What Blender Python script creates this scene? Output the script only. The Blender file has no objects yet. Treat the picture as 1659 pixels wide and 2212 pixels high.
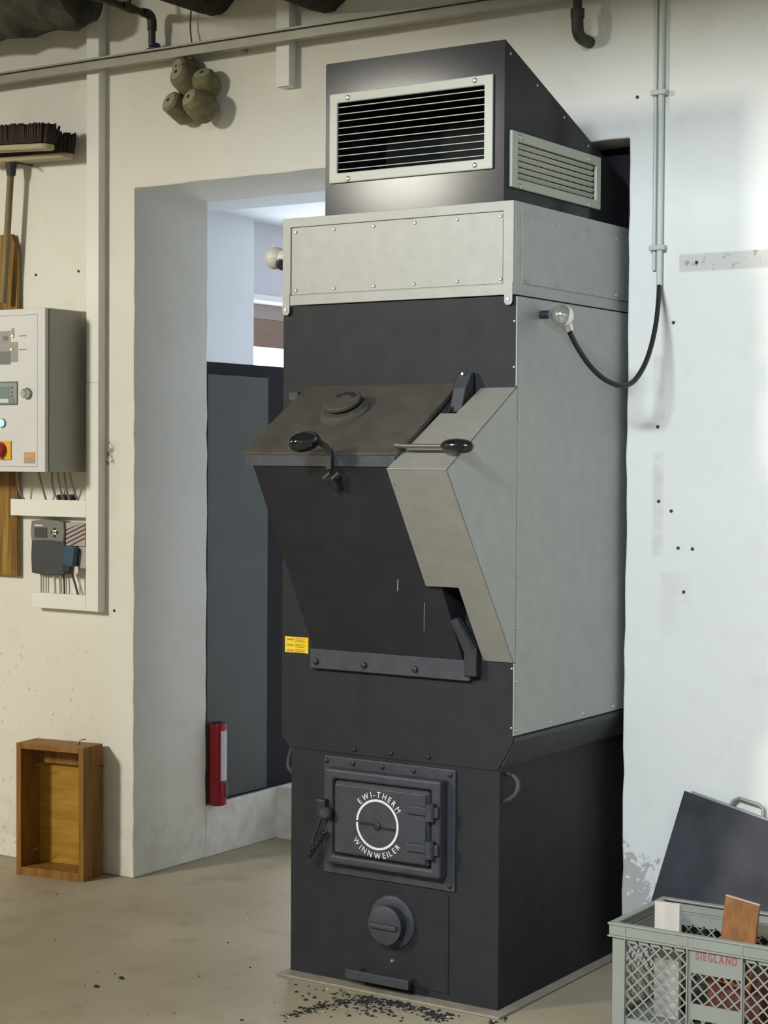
import bpy, bmesh, math, random
from mathutils import Vector, Matrix
random.seed(7)
S = bpy.context.scene
COL = S.collection

# ------------------------------------------------------------------ camera
W, H, FPX = 1659.0, 2212.0, 3905.16
YAW, PIT, ROL = math.radians(33.293), math.radians(-1.7205), math.radians(0.352)
CAM = Vector((2.5537, -4.5015, 1.6))
F_ = Vector((-math.sin(YAW)*math.cos(PIT), math.cos(YAW)*math.cos(PIT), math.sin(PIT)))
R0 = Vector((math.cos(YAW), math.sin(YAW), 0)); U0 = R0.cross(F_)
R_ = R0*math.cos(ROL) + U0*math.sin(ROL); U_ = R_.cross(F_)
cd = bpy.data.cameras.new('camera'); cam = bpy.data.objects.new('camera', cd); COL.objects.link(cam)
cd.sensor_fit = 'VERTICAL'; cd.sensor_height = 24.0; cd.lens = 24.0*FPX/H
cd.clip_start = 0.05; cd.clip_end = 100
cam.matrix_world = Matrix(((R_.x, U_.x, -F_.x, CAM.x), (R_.y, U_.y, -F_.y, CAM.y), (R_.z, U_.z, -F_.z, CAM.z), (0, 0, 0, 1)))
S.camera = cam

# ------------------------------------------------------------------ world and daylight
wd = bpy.data.worlds.new('overcast_sky'); S.world = wd; wd.use_nodes = True
bg = wd.node_tree.nodes['Background']; bg.inputs[0].default_value = (0.86, 0.93, 1.0, 1); bg.inputs[1].default_value = 3.0
def area(name, loc, target, sx, sy, power, col, spread=180):
    d = bpy.data.lights.new(name, 'AREA'); d.shape = 'RECTANGLE'; d.size = sx; d.size_y = sy
    d.energy = power; d.color = col; d.spread = math.radians(spread)
    o = bpy.data.objects.new(name, d); COL.objects.link(o); o.location = loc
    o.rotation_euler = (Vector(target)-Vector(loc)).to_track_quat('-Z', 'Y').to_euler()
    return o
area('window_light_left', (-4.42, -6.35, 3.88), (-4.42, 0, 3.88), 0.75, 1.05, 385, (1.0, 0.955, 0.83))
area('window_light_right', (1.15, -6.35, 4.08), (1.15, 0, 4.08), 1.7, 0.45, 500, (0.76, 0.87, 1.0))
area('window_light_passage', (-3.22, 3.75, 1.75), (0, 3.75, 1.75), 1.9, 0.84, 62, (0.82, 0.9, 1.0))
S.cycles.max_bounces = 6; S.cycles.diffuse_bounces = 4; S.cycles.glossy_bounces = 2; S.cycles.transmission_bounces = 4
S.cycles.caustics_reflective = False; S.cycles.caustics_refractive = False
S.view_settings.view_transform = 'Standard'; S.view_settings.look = 'None'
S.view_settings.exposure = 0.0; S.view_settings.gamma = 1.0; S.view_settings.use_curve_mapping = False

# ------------------------------------------------------------------ measuring helpers: a point of the photograph on a plane of the room
def ray(px, py): return R_*((px-W/2)/FPX) - U_*((py-H/2)/FPX) + F_
def onY(px, py, y): r = ray(px, py); return CAM + r*((y-CAM.y)/r.y)
def onX(px, py, x): r = ray(px, py); return CAM + r*((x-CAM.x)/r.x)
def onZ(px, py, z=0.0): r = ray(px, py); return CAM + r*((z-CAM.z)/r.z)

# ------------------------------------------------------------------ materials
def mat(name, col, rough=0.6, metal=0.0, var=0.0, scale=8.0, bump=0.0, bscale=60.0, col2=None, emit=None, estr=0.0, spec=None, coat=0.0):
    m = bpy.data.materials.new(name); m.use_nodes = True
    nt = m.node_tree; b = nt.nodes['Principled BSDF']
    b.inputs['Base Color'].default_value = (*col, 1); b.inputs['Roughness'].default_value = rough; b.inputs['Metallic'].default_value = metal
    if spec is not None: b.inputs['Specular IOR Level'].default_value = spec
    if coat: b.inputs['Coat Weight'].default_value = coat
    if emit: b.inputs['Emission Color'].default_value = (*emit, 1); b.inputs['Emission Strength'].default_value = estr
    geo = nt.nodes.new('ShaderNodeNewGeometry')
    if var or col2:
        n = nt.nodes.new('ShaderNodeTexNoise'); n.inputs['Scale'].default_value = scale; n.inputs['Detail'].default_value = 3
        nt.links.new(geo.outputs['Position'], n.inputs['Vector'])
        r = nt.nodes.new('ShaderNodeValToRGB'); r.color_ramp.elements[0].position = 0.3; r.color_ramp.elements[1].position = 0.7
        c2 = col2 or tuple(min(1, c*(1+var)) for c in col)
        c1 = col if col2 else tuple(c*(1-var) for c in col)
        r.color_ramp.elements[0].color = (*c1, 1); r.color_ramp.elements[1].color = (*c2, 1)
        nt.links.new(n.outputs['Fac'], r.inputs['Fac']); nt.links.new(r.outputs['Color'], b.inputs['Base Color'])
    if bump:
        n2 = nt.nodes.new('ShaderNodeTexNoise'); n2.inputs['Scale'].default_value = bscale; n2.inputs['Detail'].default_value = 2
        nt.links.new(geo.outputs['Position'], n2.inputs['Vector'])
        bp = nt.nodes.new('ShaderNodeBump'); bp.inputs['Strength'].default_value = bump; bp.inputs['Distance'].default_value = 0.01
        nt.links.new(n2.outputs['Fac'], bp.inputs['Height']); nt.links.new(bp.outputs['Normal'], b.inputs['Normal'])
    return m

def nd(nt, t, **kw):
    n = nt.nodes.new(t)
    for k, v in kw.items(): setattr(n, k, v)
    return n
def mth(nt, op, a, b=None, clamp=False):
    n = nt.nodes.new('ShaderNodeMath'); n.operation = op; n.use_clamp = clamp
    for i, v in enumerate((a, b)):
        if v is None: continue
        if isinstance(v, (int, float)): n.inputs[i].default_value = v
        else: nt.links.new(v, n.inputs[i])
    return n.outputs[0]
def mixc(nt, fac, a, b):
    n = nt.nodes.new('ShaderNodeMix'); n.data_type = 'RGBA'
    nt.links.new(fac, n.inputs[0])
    for i, v in ((6, a), (7, b)):
        if isinstance(v, tuple): n.inputs[i].default_value = (*v, 1)
        else: nt.links.new(v, n.inputs[i])
    return n.outputs[2]
def noise(nt, pos, scale, detail=4, rough=0.5):
    n = nt.nodes.new('ShaderNodeTexNoise'); n.inputs['Scale'].default_value = scale; n.inputs['Detail'].default_value = detail
    n.inputs['Roughness'].default_value = rough; nt.links.new(pos, n.inputs['Vector']); return n.outputs['Fac']
def smooth(nt, v, lo, hi):
    n = nt.nodes.new('ShaderNodeMapRange'); n.interpolation_type = 'SMOOTHSTEP'
    nt.links.new(v, n.inputs[0]); n.inputs[1].default_value = lo; n.inputs[2].default_value = hi; return n.outputs[0]

def plaster():
    m = bpy.data.materials.new('painted_plaster'); m.use_nodes = True; nt = m.node_tree; b = nt.nodes['Principled BSDF']
    b.inputs['Roughness'].default_value = 0.85
    g = nd(nt, 'ShaderNodeNewGeometry'); P = g.outputs['Position']
    sp = nd(nt, 'ShaderNodeSeparateXYZ'); nt.links.new(P, sp.inputs[0]); x, y, z = sp.outputs
    n1 = noise(nt, P, 1.3, 2); n2 = noise(nt, P, 9, 3); n3 = noise(nt, P, 42, 3, 0.65); n4 = noise(nt, P, 17, 3)
    c = mixc(nt, smooth(nt, n1, 0.35, 0.7), (0.80, 0.79, 0.725), (0.84, 0.83, 0.775))
    c = mixc(nt, mth(nt, 'MULTIPLY', smooth(nt, n2, 0.52, 0.75), 0.25), c, (0.70, 0.66, 0.55))
    def boxmask(x0, x1, z0, z1, soft=0.004):
        a = smooth(nt, x, x0-soft, x0+soft); a2 = mth(nt, 'SUBTRACT', 1.0, smooth(nt, x, x1-soft, x1+soft))
        d = smooth(nt, z, z0-soft, z0+soft); d2 = mth(nt, 'SUBTRACT', 1.0, smooth(nt, z, z1-soft, z1+soft))
        return mth(nt, 'MULTIPLY', mth(nt, 'MULTIPLY', a, a2), mth(nt, 'MULTIPLY', d, d2))
    # unpainted strip where a rail once sat, with scribbled dirt
    k = boxmask(0.241, 0.9, 2.177, 2.231)
    c = mixc(nt, mth(nt, 'MULTIPLY', k, 0.75), c, (0.56, 0.53, 0.46))
    c = mixc(nt, mth(nt, 'MULTIPLY', k, mth(nt, 'MULTIPLY', smooth(nt, n3, 0.56, 0.68), 0.7)), c, (0.2, 0.19, 0.18))
    # faint filler patches below the conduit
    for (x0, x1, z0, z1, s) in ((0.158, 0.196, 1.72, 1.92, 0.4), (0.160, 0.195, 1.30, 1.62, 0.5), (0.19, 0.29, 1.155, 1.25, 0.22), (0.19, 0.25, 1.05, 1.16, 0.15)):
        k = boxmask(x0, x1, z0, z1, 0.008)
        c = mixc(nt, mth(nt, 'MULTIPLY', mth(nt, 'MULTIPLY', k, s), smooth(nt, n4, 0.2, 0.6)), c, (0.55, 0.51, 0.46))
    # patched plaster beside the cable channel
    k = boxmask(-2.12, -2.04, 1.36, 1.66, 0.006)
    c = mixc(nt, mth(nt, 'MULTIPLY', k, 0.22), c, (0.66, 0.62, 0.52))
    k = boxmask(-2.125, -2.07, 1.56, 1.665, 0.01)
    c = mixc(nt, mth(nt, 'MULTIPLY', k, mth(nt, 'MULTIPLY', smooth(nt, n3, 0.5, 0.58), 0.85)), c, (0.22, 0.18, 0.13))
    # sparse flecks on the lower left wall, damp stains at its foot
    lowz = mth(nt, 'SUBTRACT', 1.0, smooth(nt, z, 0.75, 1.0))
    left = mth(nt, 'SUBTRACT', 1.0, smooth(nt, x, -2.3, -2.05))
    n5 = noise(nt, P, 30, 2, 0.6)
    c = mixc(nt, mth(nt, 'MULTIPLY', mth(nt, 'MULTIPLY', lowz, left), mth(nt, 'MULTIPLY', smooth(nt, n5, 0.64, 0.70), 0.6)), c, (0.42, 0.39, 0.34))
    foot = mth(nt, 'MULTIPLY', mth(nt, 'SUBTRACT', 1.0, smooth(nt, z, 0.08, 0.35)), smooth(nt, n4, 0.4, 0.7))
    c = mixc(nt, mth(nt, 'MULTIPLY', foot, 0.32), c, (0.50, 0.46, 0.38))
    # flaked paint at the foot of the right hand jamb
    fx = mth(nt, 'MULTIPLY', smooth(nt, x, 0.03, 0.06), mth(nt, 'SUBTRACT', 1.0, smooth(nt, x, 0.07, 0.33)))
    fz = mth(nt, 'SUBTRACT', 1.0, smooth(nt, z, 0.12, 0.62))
    fl = mth(nt, 'ADD', mth(nt, 'MULTIPLY', mth(nt, 'MULTIPLY', fx, fz), 0.36), mth(nt, 'ADD', mth(nt, 'MULTIPLY', n4, 0.5), mth(nt, 'MULTIPLY', n3, 0.55)))
    onfl = mth(nt, 'MULTIPLY', smooth(nt, fl, 0.72, 0.735), smooth(nt, mth(nt, 'MULTIPLY', fx, fz), 0.01, 0.1))
    c = mixc(nt, onfl, c, (0.50, 0.48, 0.44))
    nt.links.new(c, b.inputs['Base Color'])
    bp = nd(nt, 'ShaderNodeBump'); bp.inputs['Strength'].default_value = 0.25; bp.inputs['Distance'].default_value = 0.01
    nt.links.new(n2, bp.inputs['Height']); nt.links.new(bp.outputs['Normal'], b.inputs['Normal'])
    return m

def concrete():
    m = bpy.data.materials.new('worn_concrete'); m.use_nodes = True; nt = m.node_tree; b = nt.nodes['Principled BSDF']
    g = nd(nt, 'ShaderNodeNewGeometry'); P = g.outputs['Position']
    n1 = noise(nt, P, 0.9, 3); n2 = noise(nt, P, 5, 4, 0.6); n3 = noise(nt, P, 70, 2)
    c = mixc(nt, smooth(nt, n1, 0.35, 0.65), (0.335, 0.285, 0.195), (0.44, 0.38, 0.275))
    c = mixc(nt, mth(nt, 'MULTIPLY', smooth(nt, n2, 0.5, 0.72), 0.5), c, (0.26, 0.215, 0.14))
    c = mixc(nt, mth(nt, 'MULTIPLY', smooth(nt, n3, 0.55, 0.75), 0.3), c, (0.29, 0.25, 0.19))
    nt.links.new(c, b.inputs['Base Color']); b.inputs['Roughness'].default_value = 0.6
    bp = nd(nt, 'ShaderNodeBump'); bp.inputs['Strength'].default_value = 0.12; bp.inputs['Distance'].default_value = 0.01
    nt.links.new(n2, bp.inputs['Height']); nt.links.new(bp.outputs['Normal'], b.inputs['Normal'])
    return m

def wood(name, c1, c2, axis='Z', scale=6.0, rough=0.55):
    m = bpy.data.materials.new(name); m.use_nodes = True; nt = m.node_tree; b = nt.nodes['Principled BSDF']
    g = nd(nt, 'ShaderNodeNewGeometry'); mp = nd(nt, 'ShaderNodeMapping'); nt.links.new(g.outputs['Position'], mp.inputs['Vector'])
    sc = [scale*7]*3; sc['XYZ'.index(axis)] = scale*0.5; mp.inputs['Scale'].default_value = sc
    n = noise(nt, mp.outputs[0], 1.0, 6, 0.6)
    nt.links.new(mixc(nt, smooth(nt, n, 0.3, 0.72), c1, c2), b.inputs['Base Color']); b.inputs['Roughness'].default_value = rough; b.inputs['Specular IOR Level'].default_value = 0.2
    bp = nd(nt, 'ShaderNodeBump'); bp.inputs['Strength'].default_value = 0.15; bp.inputs['Distance'].default_value = 0.005
    nt.links.new(n, bp.inputs['Height']); nt.links.new(bp.outputs['Normal'], b.inputs['Normal'])
    return m

M = dict(
    wall=plaster(), floor=concrete(),
    roomwhite=mat('white_room_paint', (0.78, 0.80, 0.82), 0.8, var=0.02, scale=3),
    shop=mat('grey_workshop_wall', (0.42, 0.41, 0.37), 0.9),
    ceil=mat('ceiling_boards', (0.42, 0.39, 0.32), 0.9),
    black=mat('charcoal_furnace_paint', (0.029, 0.029, 0.032), 0.5, var=0.12, scale=14, bump=0.04, bscale=220, spec=0.13),
    hoodblack=mat('satin_black_sheet', (0.024, 0.024, 0.027), 0.14, var=0.08, scale=10, spec=0.10),
    cast=mat('cast_iron_dark', (0.050, 0.052, 0.061), 0.5, var=0.15, scale=25, bump=0.12, bscale=150, spec=0.3),
    dusty=mat('dusty_iron', (0.068, 0.058, 0.046), 0.7, var=0.2, scale=16, bump=0.08, bscale=150),
    galv=mat('galvanised_sheet', (0.335, 0.33, 0.30), 0.5, 0.15, var=0.05, scale=24),
    galvside=mat('grey_sheet_panel', (0.345, 0.355, 0.345), 0.45, 0.15, var=0.05, scale=18),
    strip=mat('bare_sheet_strip', (0.30, 0.285, 0.25), 0.45, 0.2, var=0.06, scale=22),
    seam=mat('seam_shadow_gap', (0.02, 0.02, 0.02), 0.9),
    screw=mat('steel_screw', (0.55, 0.55, 0.53), 0.3, 0.9),
    bolt=mat('dark_bolt', (0.03, 0.03, 0.033), 0.5, 0.3),
    grille=mat('silver_anodised_grille', (0.42, 0.43, 0.37), 0.5, 0.1, spec=0.25),
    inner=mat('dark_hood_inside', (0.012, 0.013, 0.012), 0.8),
    white=mat('white_lettering', (0.75, 0.75, 0.78), 0.6),
    yellow=mat('yellow_sticker', (0.85, 0.58, 0.01), 0.5),
    stickertext=mat('sticker_print', (0.30, 0.16, 0.01), 0.6),
    bakelite=mat('glossy_black_bakelite', (0.008, 0.008, 0.009), 0.12, coat=0.5),
    rod=mat('brown_steel_rod', (0.16, 0.14, 0.12), 0.4, 0.6),
    chrome=mat('clear_silver_housing', (0.62, 0.63, 0.60), 0.16, 0.85),
    rubber=mat('black_rubber_hose', (0.012, 0.012, 0.012), 0.5),
    pvc=mat('white_plastic_channel', (0.87, 0.875, 0.84), 0.5, var=0.02, scale=5),
    cabinet=mat('light_grey_enamel', (0.72, 0.73, 0.745), 0.45, var=0.02, scale=6),
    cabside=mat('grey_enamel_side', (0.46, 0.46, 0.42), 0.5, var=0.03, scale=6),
    print=mat('grey_print', (0.36, 0.35, 0.36), 0.6), printd=mat('dark_grey_print', (0.20, 0.20, 0.21), 0.6),
    lcd=mat('green_lcd', (0.20, 0.29, 0.27), 0.25), lcdframe=mat('lcd_bezel', (0.30, 0.36, 0.36), 0.4), lcddark=mat('lcd_edge', (0.13, 0.16, 0.17), 0.5),
    glow=mat('green_lit_lamp', (0.2, 0.6, 0.5), 0.4, emit=(0.45, 1.0, 0.80), estr=0.9),
    led=mat('yellow_green_led', (0.6, 0.8, 0.2), 0.4, emit=(0.85, 1.0, 0.35), estr=1.1),
    swred=mat('red_switch', (0.32, 0.02, 0.012), 0.35), swyel=mat('yellow_switch_plate', (0.85, 0.50, 0.03), 0.45),
    orange=mat('orange_emblem', (0.82, 0.38, 0.10), 0.5), greige=mat('emblem_print', (0.42, 0.36, 0.30), 0.6),
    anthr=mat('anthracite_plastic', (0.052, 0.057, 0.066), 0.5, var=0.08, scale=30), midgrey=mat('mid_grey_plastic', (0.20, 0.205, 0.20), 0.5),
    palecable=mat('pale_grey_cable', (0.50, 0.48, 0.43), 0.55),
    cable=mat('grey_cable', (0.30, 0.29, 0.28), 0.55), blackcable=mat('black_cable', (0.02, 0.02, 0.02), 0.5),
    bluebox=mat('blue_plug', (0.035, 0.085, 0.15), 0.4, var=0.15, scale=30), stripe=mat('striped_label_light', (0.50, 0.42, 0.40), 0.6), stripedark=mat('striped_label_dark', (0.07, 0.045, 0.05), 0.6),
    greybox=mat('pale_grey_box', (0.42, 0.43, 0.43), 0.5),
    bristle=mat('dark_bristles', (0.035, 0.022, 0.018), 0.85, var=0.4, scale=120),
    broomwood=wood('pale_broom_wood', (0.42, 0.36, 0.24), (0.55, 0.50, 0.33), 'X', 8),
    handlewood=wood('brown_handle_wood', (0.20, 0.155, 0.085), (0.30, 0.24, 0.13), 'Z', 8),
    boardwood=wood('varnished_board_wood', (0.16, 0.085, 0.025), (0.50, 0.31, 0.075), 'Z', 3, 0.4),
    boxwood=wood('orange_pine_box', (0.22, 0.105, 0.026), (0.36, 0.185, 0.052), 'Z', 5, 0.5),
    boxback=wood('yellow_plywood_back', (0.36, 0.20, 0.030), (0.50, 0.30, 0.05), 'X', 4, 0.5),
    nail=mat('rusty_nail', (0.08, 0.05, 0.035), 0.6, 0.5),
    floatm=mat('olive_net_float', (0.20, 0.18, 0.10), 0.8, var=0.25, scale=45, bump=0.2, bscale=130), floatend=mat('worn_float_end', (0.33, 0.31, 0.22), 0.8),
    cord=mat('brown_green_cord', (0.10, 0.095, 0.05), 0.9),
    pipe=mat('dark_iron_pipe', (0.055, 0.05, 0.042), 0.55, 0.4, var=0.25, scale=30), bluefit=mat('blue_pipe_fitting', (0.02, 0.075, 0.20), 0.5),
    pipeg=mat('dark_grey_green_pipe', (0.06, 0.065, 0.058), 0.5, 0.3),
    rail=mat('grey_metal_rail', (0.33, 0.32, 0.27), 0.5, 0.3, var=0.08, scale=12),
    log=mat('dark_log_bark', (0.035, 0.026, 0.020), 0.9, var=0.4, scale=25, bump=0.6, bscale=30),
    tarp=mat('mottled_dark_tarp', (0.018, 0.016, 0.015), 0.85, col2=(0.11, 0.105, 0.08), scale=11, bump=0.5, bscale=22),
    conduit=mat('grey_conduit', (0.56, 0.60, 0.55), 0.45), clamp=mat('conduit_clamp', (0.50, 0.53, 0.48), 0.5),
    plug=mat('dark_drill_hole', (0.05, 0.045, 0.04), 0.9),
    backcab=mat('dull_grey_cabinet', (0.075, 0.080, 0.079), 0.55, var=0.06, scale=6), backframe=mat('blue_black_frame', (0.008, 0.008, 0.012), 0.6, spec=0.2),
    red=mat('red_extinguisher', (0.30, 0.006, 0.016), 0.3), redlabel=mat('pale_label', (0.62, 0.62, 0.70), 0.6),
    shutter=mat('brown_roller_shutter', (0.20, 0.12, 0.085), 0.6), shutterbox=mat('taupe_shutter_slat', (0.30, 0.235, 0.205), 0.6),
    lilac=mat('lilac_white_box', (0.62, 0.60, 0.64), 0.7), frame=mat('white_window_frame', (0.85, 0.84, 0.86), 0.5),
    cream=mat('cream_enamel_cap', (0.60, 0.58, 0.47), 0.4),
    crate=mat('grey_green_crate_plastic', (0.275, 0.285, 0.25), 0.45, var=0.04, scale=10), cratered=mat('red_crate_print', (0.34, 0.10, 0.09), 0.6),
    palew=wood('pale_planed_wood', (0.56, 0.50, 0.45), (0.64, 0.58, 0.52), 'Z', 5, 0.7),
    brownw=wood('brown_stained_wood', (0.17, 0.060, 0.010), (0.28, 0.110, 0.020), 'Z', 6, 0.5),
    edgew=mat('pale_cut_edge', (0.62, 0.48, 0.40), 0.7),
    brick=mat('dark_red_block', (0.16, 0.04, 0.025), 0.8, var=0.4, scale=18), darkblock=mat('dark_brown_block', (0.07, 0.045, 0.03), 0.8, var=0.4, scale=22),
    slate=mat('sooty_black_sheet', (0.013, 0.013, 0.016), 0.6, col2=(0.042, 0.042, 0.052), scale=7), slateedge=mat('grey_sheet_edge', (0.30, 0.29, 0.27), 0.5, 0.4),
    ash=mat('charcoal_ash', (0.018, 0.017, 0.016), 0.9, var=0.5, scale=200), ashw=mat('pale_ash_flakes', (0.55, 0.53, 0.48), 0.9),
    base=mat('dusty_base_plate', (0.27, 0.235, 0.18), 0.7, var=0.15, scale=20),
    glass=mat('clear_pane', (1, 1, 1), 0.02),
)
M['glass'].node_tree.nodes['Principled BSDF'].inputs['Transmission Weight'].default_value = 1.0
M['glass'].node_tree.nodes['Principled BSDF'].inputs['IOR'].default_value = 1.02

# ------------------------------------------------------------------ geometry helpers (world coordinates)
def BM(): return bmesh.new()
def _add(bm, vs, fs):
    v = [bm.verts.new(p) for p in vs]
    for f in fs: bm.faces.new([v[i] for i in f])
def box(bm, x0, x1, y0, y1, z0, z1, T=None):
    vs = [Vector(p) for p in ((x0, y0, z0), (x1, y0, z0), (x1, y1, z0), (x0, y1, z0), (x0, y0, z1), (x1, y0, z1), (x1, y1, z1), (x0, y1, z1))]
    if T: vs = [T @ v for v in vs]
    _add(bm, vs, [(3, 2, 1, 0), (4, 5, 6, 7), (0, 1, 5, 4), (1, 2, 6, 5), (2, 3, 7, 6), (3, 0, 4, 7)])
    return bm
def prism(bm, poly, ext):
    ext = Vector(ext); a = [Vector(p) for p in poly]; n = len(a)
    vs = a + [p+ext for p in a]
    fs = [tuple(range(n-1, -1, -1)), tuple(range(n, 2*n))] + [(i, (i+1) % n, n+(i+1) % n, n+i) for i in range(n)]
    _add(bm, vs, fs); return bm
def frame_of(d):
    d = Vector(d).normalized(); a = Vector((0, 0, 1)) if abs(d.z) < 0.9 else Vector((1, 0, 0))
    u = d.cross(a).normalized(); return u, d.cross(u).normalized(), d
def lathe(bm, prof, p0, d, seg=20, cap=True, sx=1.0):
    u, v, d = frame_of(d); p0 = Vector(p0); rings = []
    for (t, r) in prof:
        rings.append([bm.verts.new(p0 + d*t + (u*math.cos(a)*sx + v*math.sin(a))*max(r, 1e-4)) for a in [2*math.pi*i/seg for i in range(seg)]])
    for k in range(len(rings)-1):
        for i in range(seg): bm.faces.new((rings[k][i], rings[k][(i+1) % seg], rings[k+1][(i+1) % seg], rings[k+1][i]))
    if cap: bm.faces.new(rings[0][::-1]); bm.faces.new(rings[-1])
    return bm
def cyl(bm, p0, p1, r, seg=14, r1=None):
    L = (Vector(p1)-Vector(p0)).length
    return lathe(bm, [(0, r), (L, r if r1 is None else r1)], p0, Vector(p1)-Vector(p0), seg)
def tube(bm, pts, r, seg=10, smooth_n=0):
    pts = [Vector(p) for p in pts]
    if smooth_n:
        out = []
        for i in range(len(pts)-1):
            a = pts[max(i-1, 0)]; b = pts[i]; c = pts[i+1]; d = pts[min(i+2, len(pts)-1)]
            for k in range(smooth_n):
                t = k/smooth_n
                out.append(0.5*((2*b)+(c-a)*t+(2*a-5*b+4*c-d)*t*t+(3*b-a-3*c+d)*t**3))
        pts = out+[pts[-1]]
    rings = []; u = None
    for i, p in enumerate(pts):
        d = (pts[min(i+1, len(pts)-1)]-pts[max(i-1, 0)]).normalized()
        if u is None: u, v, _ = frame_of(d)
        else: u = (u-d*u.dot(d)).normalized()
        v = d.cross(u)
        rings.append([bm.verts.new(p+(u*math.cos(a)+v*math.sin(a))*r) for a in [2*math.pi*k/seg for k in range(seg)]])
    for k in range(len(rings)-1):
        for i in range(seg): bm.faces.new((rings[k][i], rings[k][(i+1) % seg], rings[k+1][(i+1) % seg], rings[k+1][i]))
    bm.faces.new(rings[0][::-1]); bm.faces.new(rings[-1]); return bm
WL = {}
def link(o, parent, wl):
    COL.objects.link(o); WL[o] = Vector(wl)
    if parent is not None: o.parent = parent; o.location = Vector(wl)-WL[parent]
    else: o.location = wl
    return o
def obj(name, bm, m, parent=None, bevel=0.0, smooth=False, segs=2, base=False):
    bmesh.ops.recalc_face_normals(bm, faces=bm.faces)
    if bevel:
        es = [e for e in bm.edges if len(e.link_faces) == 2 and e.calc_face_angle(0) > 0.5]
        bmesh.ops.bevel(bm, geom=es, offset=bevel, segments=segs, profile=0.5, affect='EDGES', clamp_overlap=True)
    xs = [v.co for v in bm.verts]
    lo = Vector([min(c[i] for c in xs) for i in range(3)]); hi = Vector([max(c[i] for c in xs) for i in range(3)])
    c = (lo+hi)/2
    if base: c.z = lo.z
    for v in bm.verts: v.co -= c
    me = bpy.data.meshes.new(name)
    if smooth:
        for f in bm.faces: f.smooth = True
        for e in bm.edges:
            if len(e.link_faces) == 2 and e.calc_face_angle(0) > 0.6: e.smooth = False
    bm.to_mesh(me); bm.free()
    for k in (m if isinstance(m, list) else [m]): me.materials.append(M[k] if isinstance(k, str) else k)
    return link(bpy.data.objects.new(name, me), parent, c)
def rep(name, bm, m, parent, locs, smooth=True):
    """one mesh drawn about the origin, copied to every place"""
    bmesh.ops.recalc_face_normals(bm, faces=bm.faces)
    me = bpy.data.meshes.new(name)
    if smooth:
        for f in bm.faces: f.smooth = True
        for e in bm.edges:
            if len(e.link_faces) == 2 and e.calc_face_angle(0) > 0.6: e.smooth = False
    bm.to_mesh(me); bm.free(); me.materials.append(M[m])
    return [link(bpy.data.objects.new(name, me), parent, l) for l in locs]
def tag(o, label=None, cat=None, group=None, kind=None):
    if label: o['label'] = label
    if cat: o['category'] = cat
    if group: o['group'] = group
    if kind: o['kind'] = kind
    return o
def thing(name, loc, label, cat, group=None):
    return tag(link(bpy.data.objects.new(name, None), None, loc), label, cat, group)
def struct(name, bm, m, parent=None, bevel=0.0, label=None):
    o = obj(name, bm, m, parent, bevel); o['kind'] = 'structure'
    if label: o['label'] = label
    return o
def glyphs(text, size, bold=.008):
    """outline mesh of a word in the built in sans letter: returns [(verts, faces, advance)] per letter"""
    out = []
    for ch in text:
        cu = bpy.data.curves.new('g', 'FONT'); cu.body = ch; cu.size = size; cu.align_x = 'CENTER'; cu.resolution_u = 3; cu.offset = size*bold
        o = bpy.data.objects.new('g', cu); me = o.to_mesh()
        out.append(([v.co.copy() for v in me.vertices], [tuple(p.vertices) for p in me.polygons]))
        o.to_mesh_clear(); bpy.data.objects.remove(o); bpy.data.curves.remove(cu)
    return out
def put_glyph(bm, g, fn, th):
    vs, fs = g; n = len(vs)
    a = [bm.verts.new(fn(v.x, v.y, 0)) for v in vs]; b = [bm.verts.new(fn(v.x, v.y, th)) for v in vs]
    cnt = {}
    for f in fs:
        bm.faces.new([b[i] for i in f]); bm.faces.new([a[i] for i in f][::-1])
        for i in range(len(f)):
            e = (f[i], f[(i+1) % len(f)]); cnt[e] = 1
    for (i, j) in cnt:
        if (j, i) not in cnt: bm.faces.new((a[i], a[j], b[j], b[i]))

# ================================================================== THE SETTING
WY, WB = 0.67, 1.106                # front and rear face of the workshop wall
JX, KX, LZ = -1.968, 0.067, 2.605   # opening: left jamb, right jamb, lintel
RL, RR, RF, RH = -6.2, 4.2, -6.5, 4.7
def jit(a=0.003): return random.uniform(-a, a)
pts = [(RL, 0), (JX, 0)]
n = 34
pts += [(JX+jit(), LZ*i/n) for i in range(1, n)] + [(JX, LZ)]
pts += [(JX+(KX-JX)*i/26, LZ+jit()) for i in range(1, 26)] + [(KX, LZ)]
pts += [(KX+jit(), LZ*(1-i/n)) for i in range(1, n)] + [(KX, 0)]
pts += [(RR, 0), (RR, RH), (RL, RH)]
wall = struct('wall_back', prism(BM(), [(x, WY, z) for x, z in pts], (0, WB-WY, 0)), 'wall', bevel=0.006)
struct('floor', box(BM(), RL-.2, RR+.2, RF-.2, 1.575, -0.15, 0.0), 'floor')
struct('wall_left', box(BM(), RL-.2, RL, RF, WY, 0, RH), 'shop')
struct('wall_right', box(BM(), RR, RR+.2, RF, WY, 0, RH), 'shop')
struct('wall_front', box(BM(), RL-.2, RR+.2, RF-.2, RF, 0, RH), 'shop')
struct('added_light_baffle', box(BM(), .08, .20, RF, -3.3, 0, RH), 'shop')  # unseen wall added to keep right window light off the left wall and jamb
struct('ceiling', box(BM(), RL-.2, RR+.2, RF-.2, WB, RH, RH+.15), 'ceil')
# loft floor over the bay in front of the wall
struct('ceiling_loft', box(BM(), RL, RR, -3.4, WY, 3.50, 3.58), 'ceil')
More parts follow.
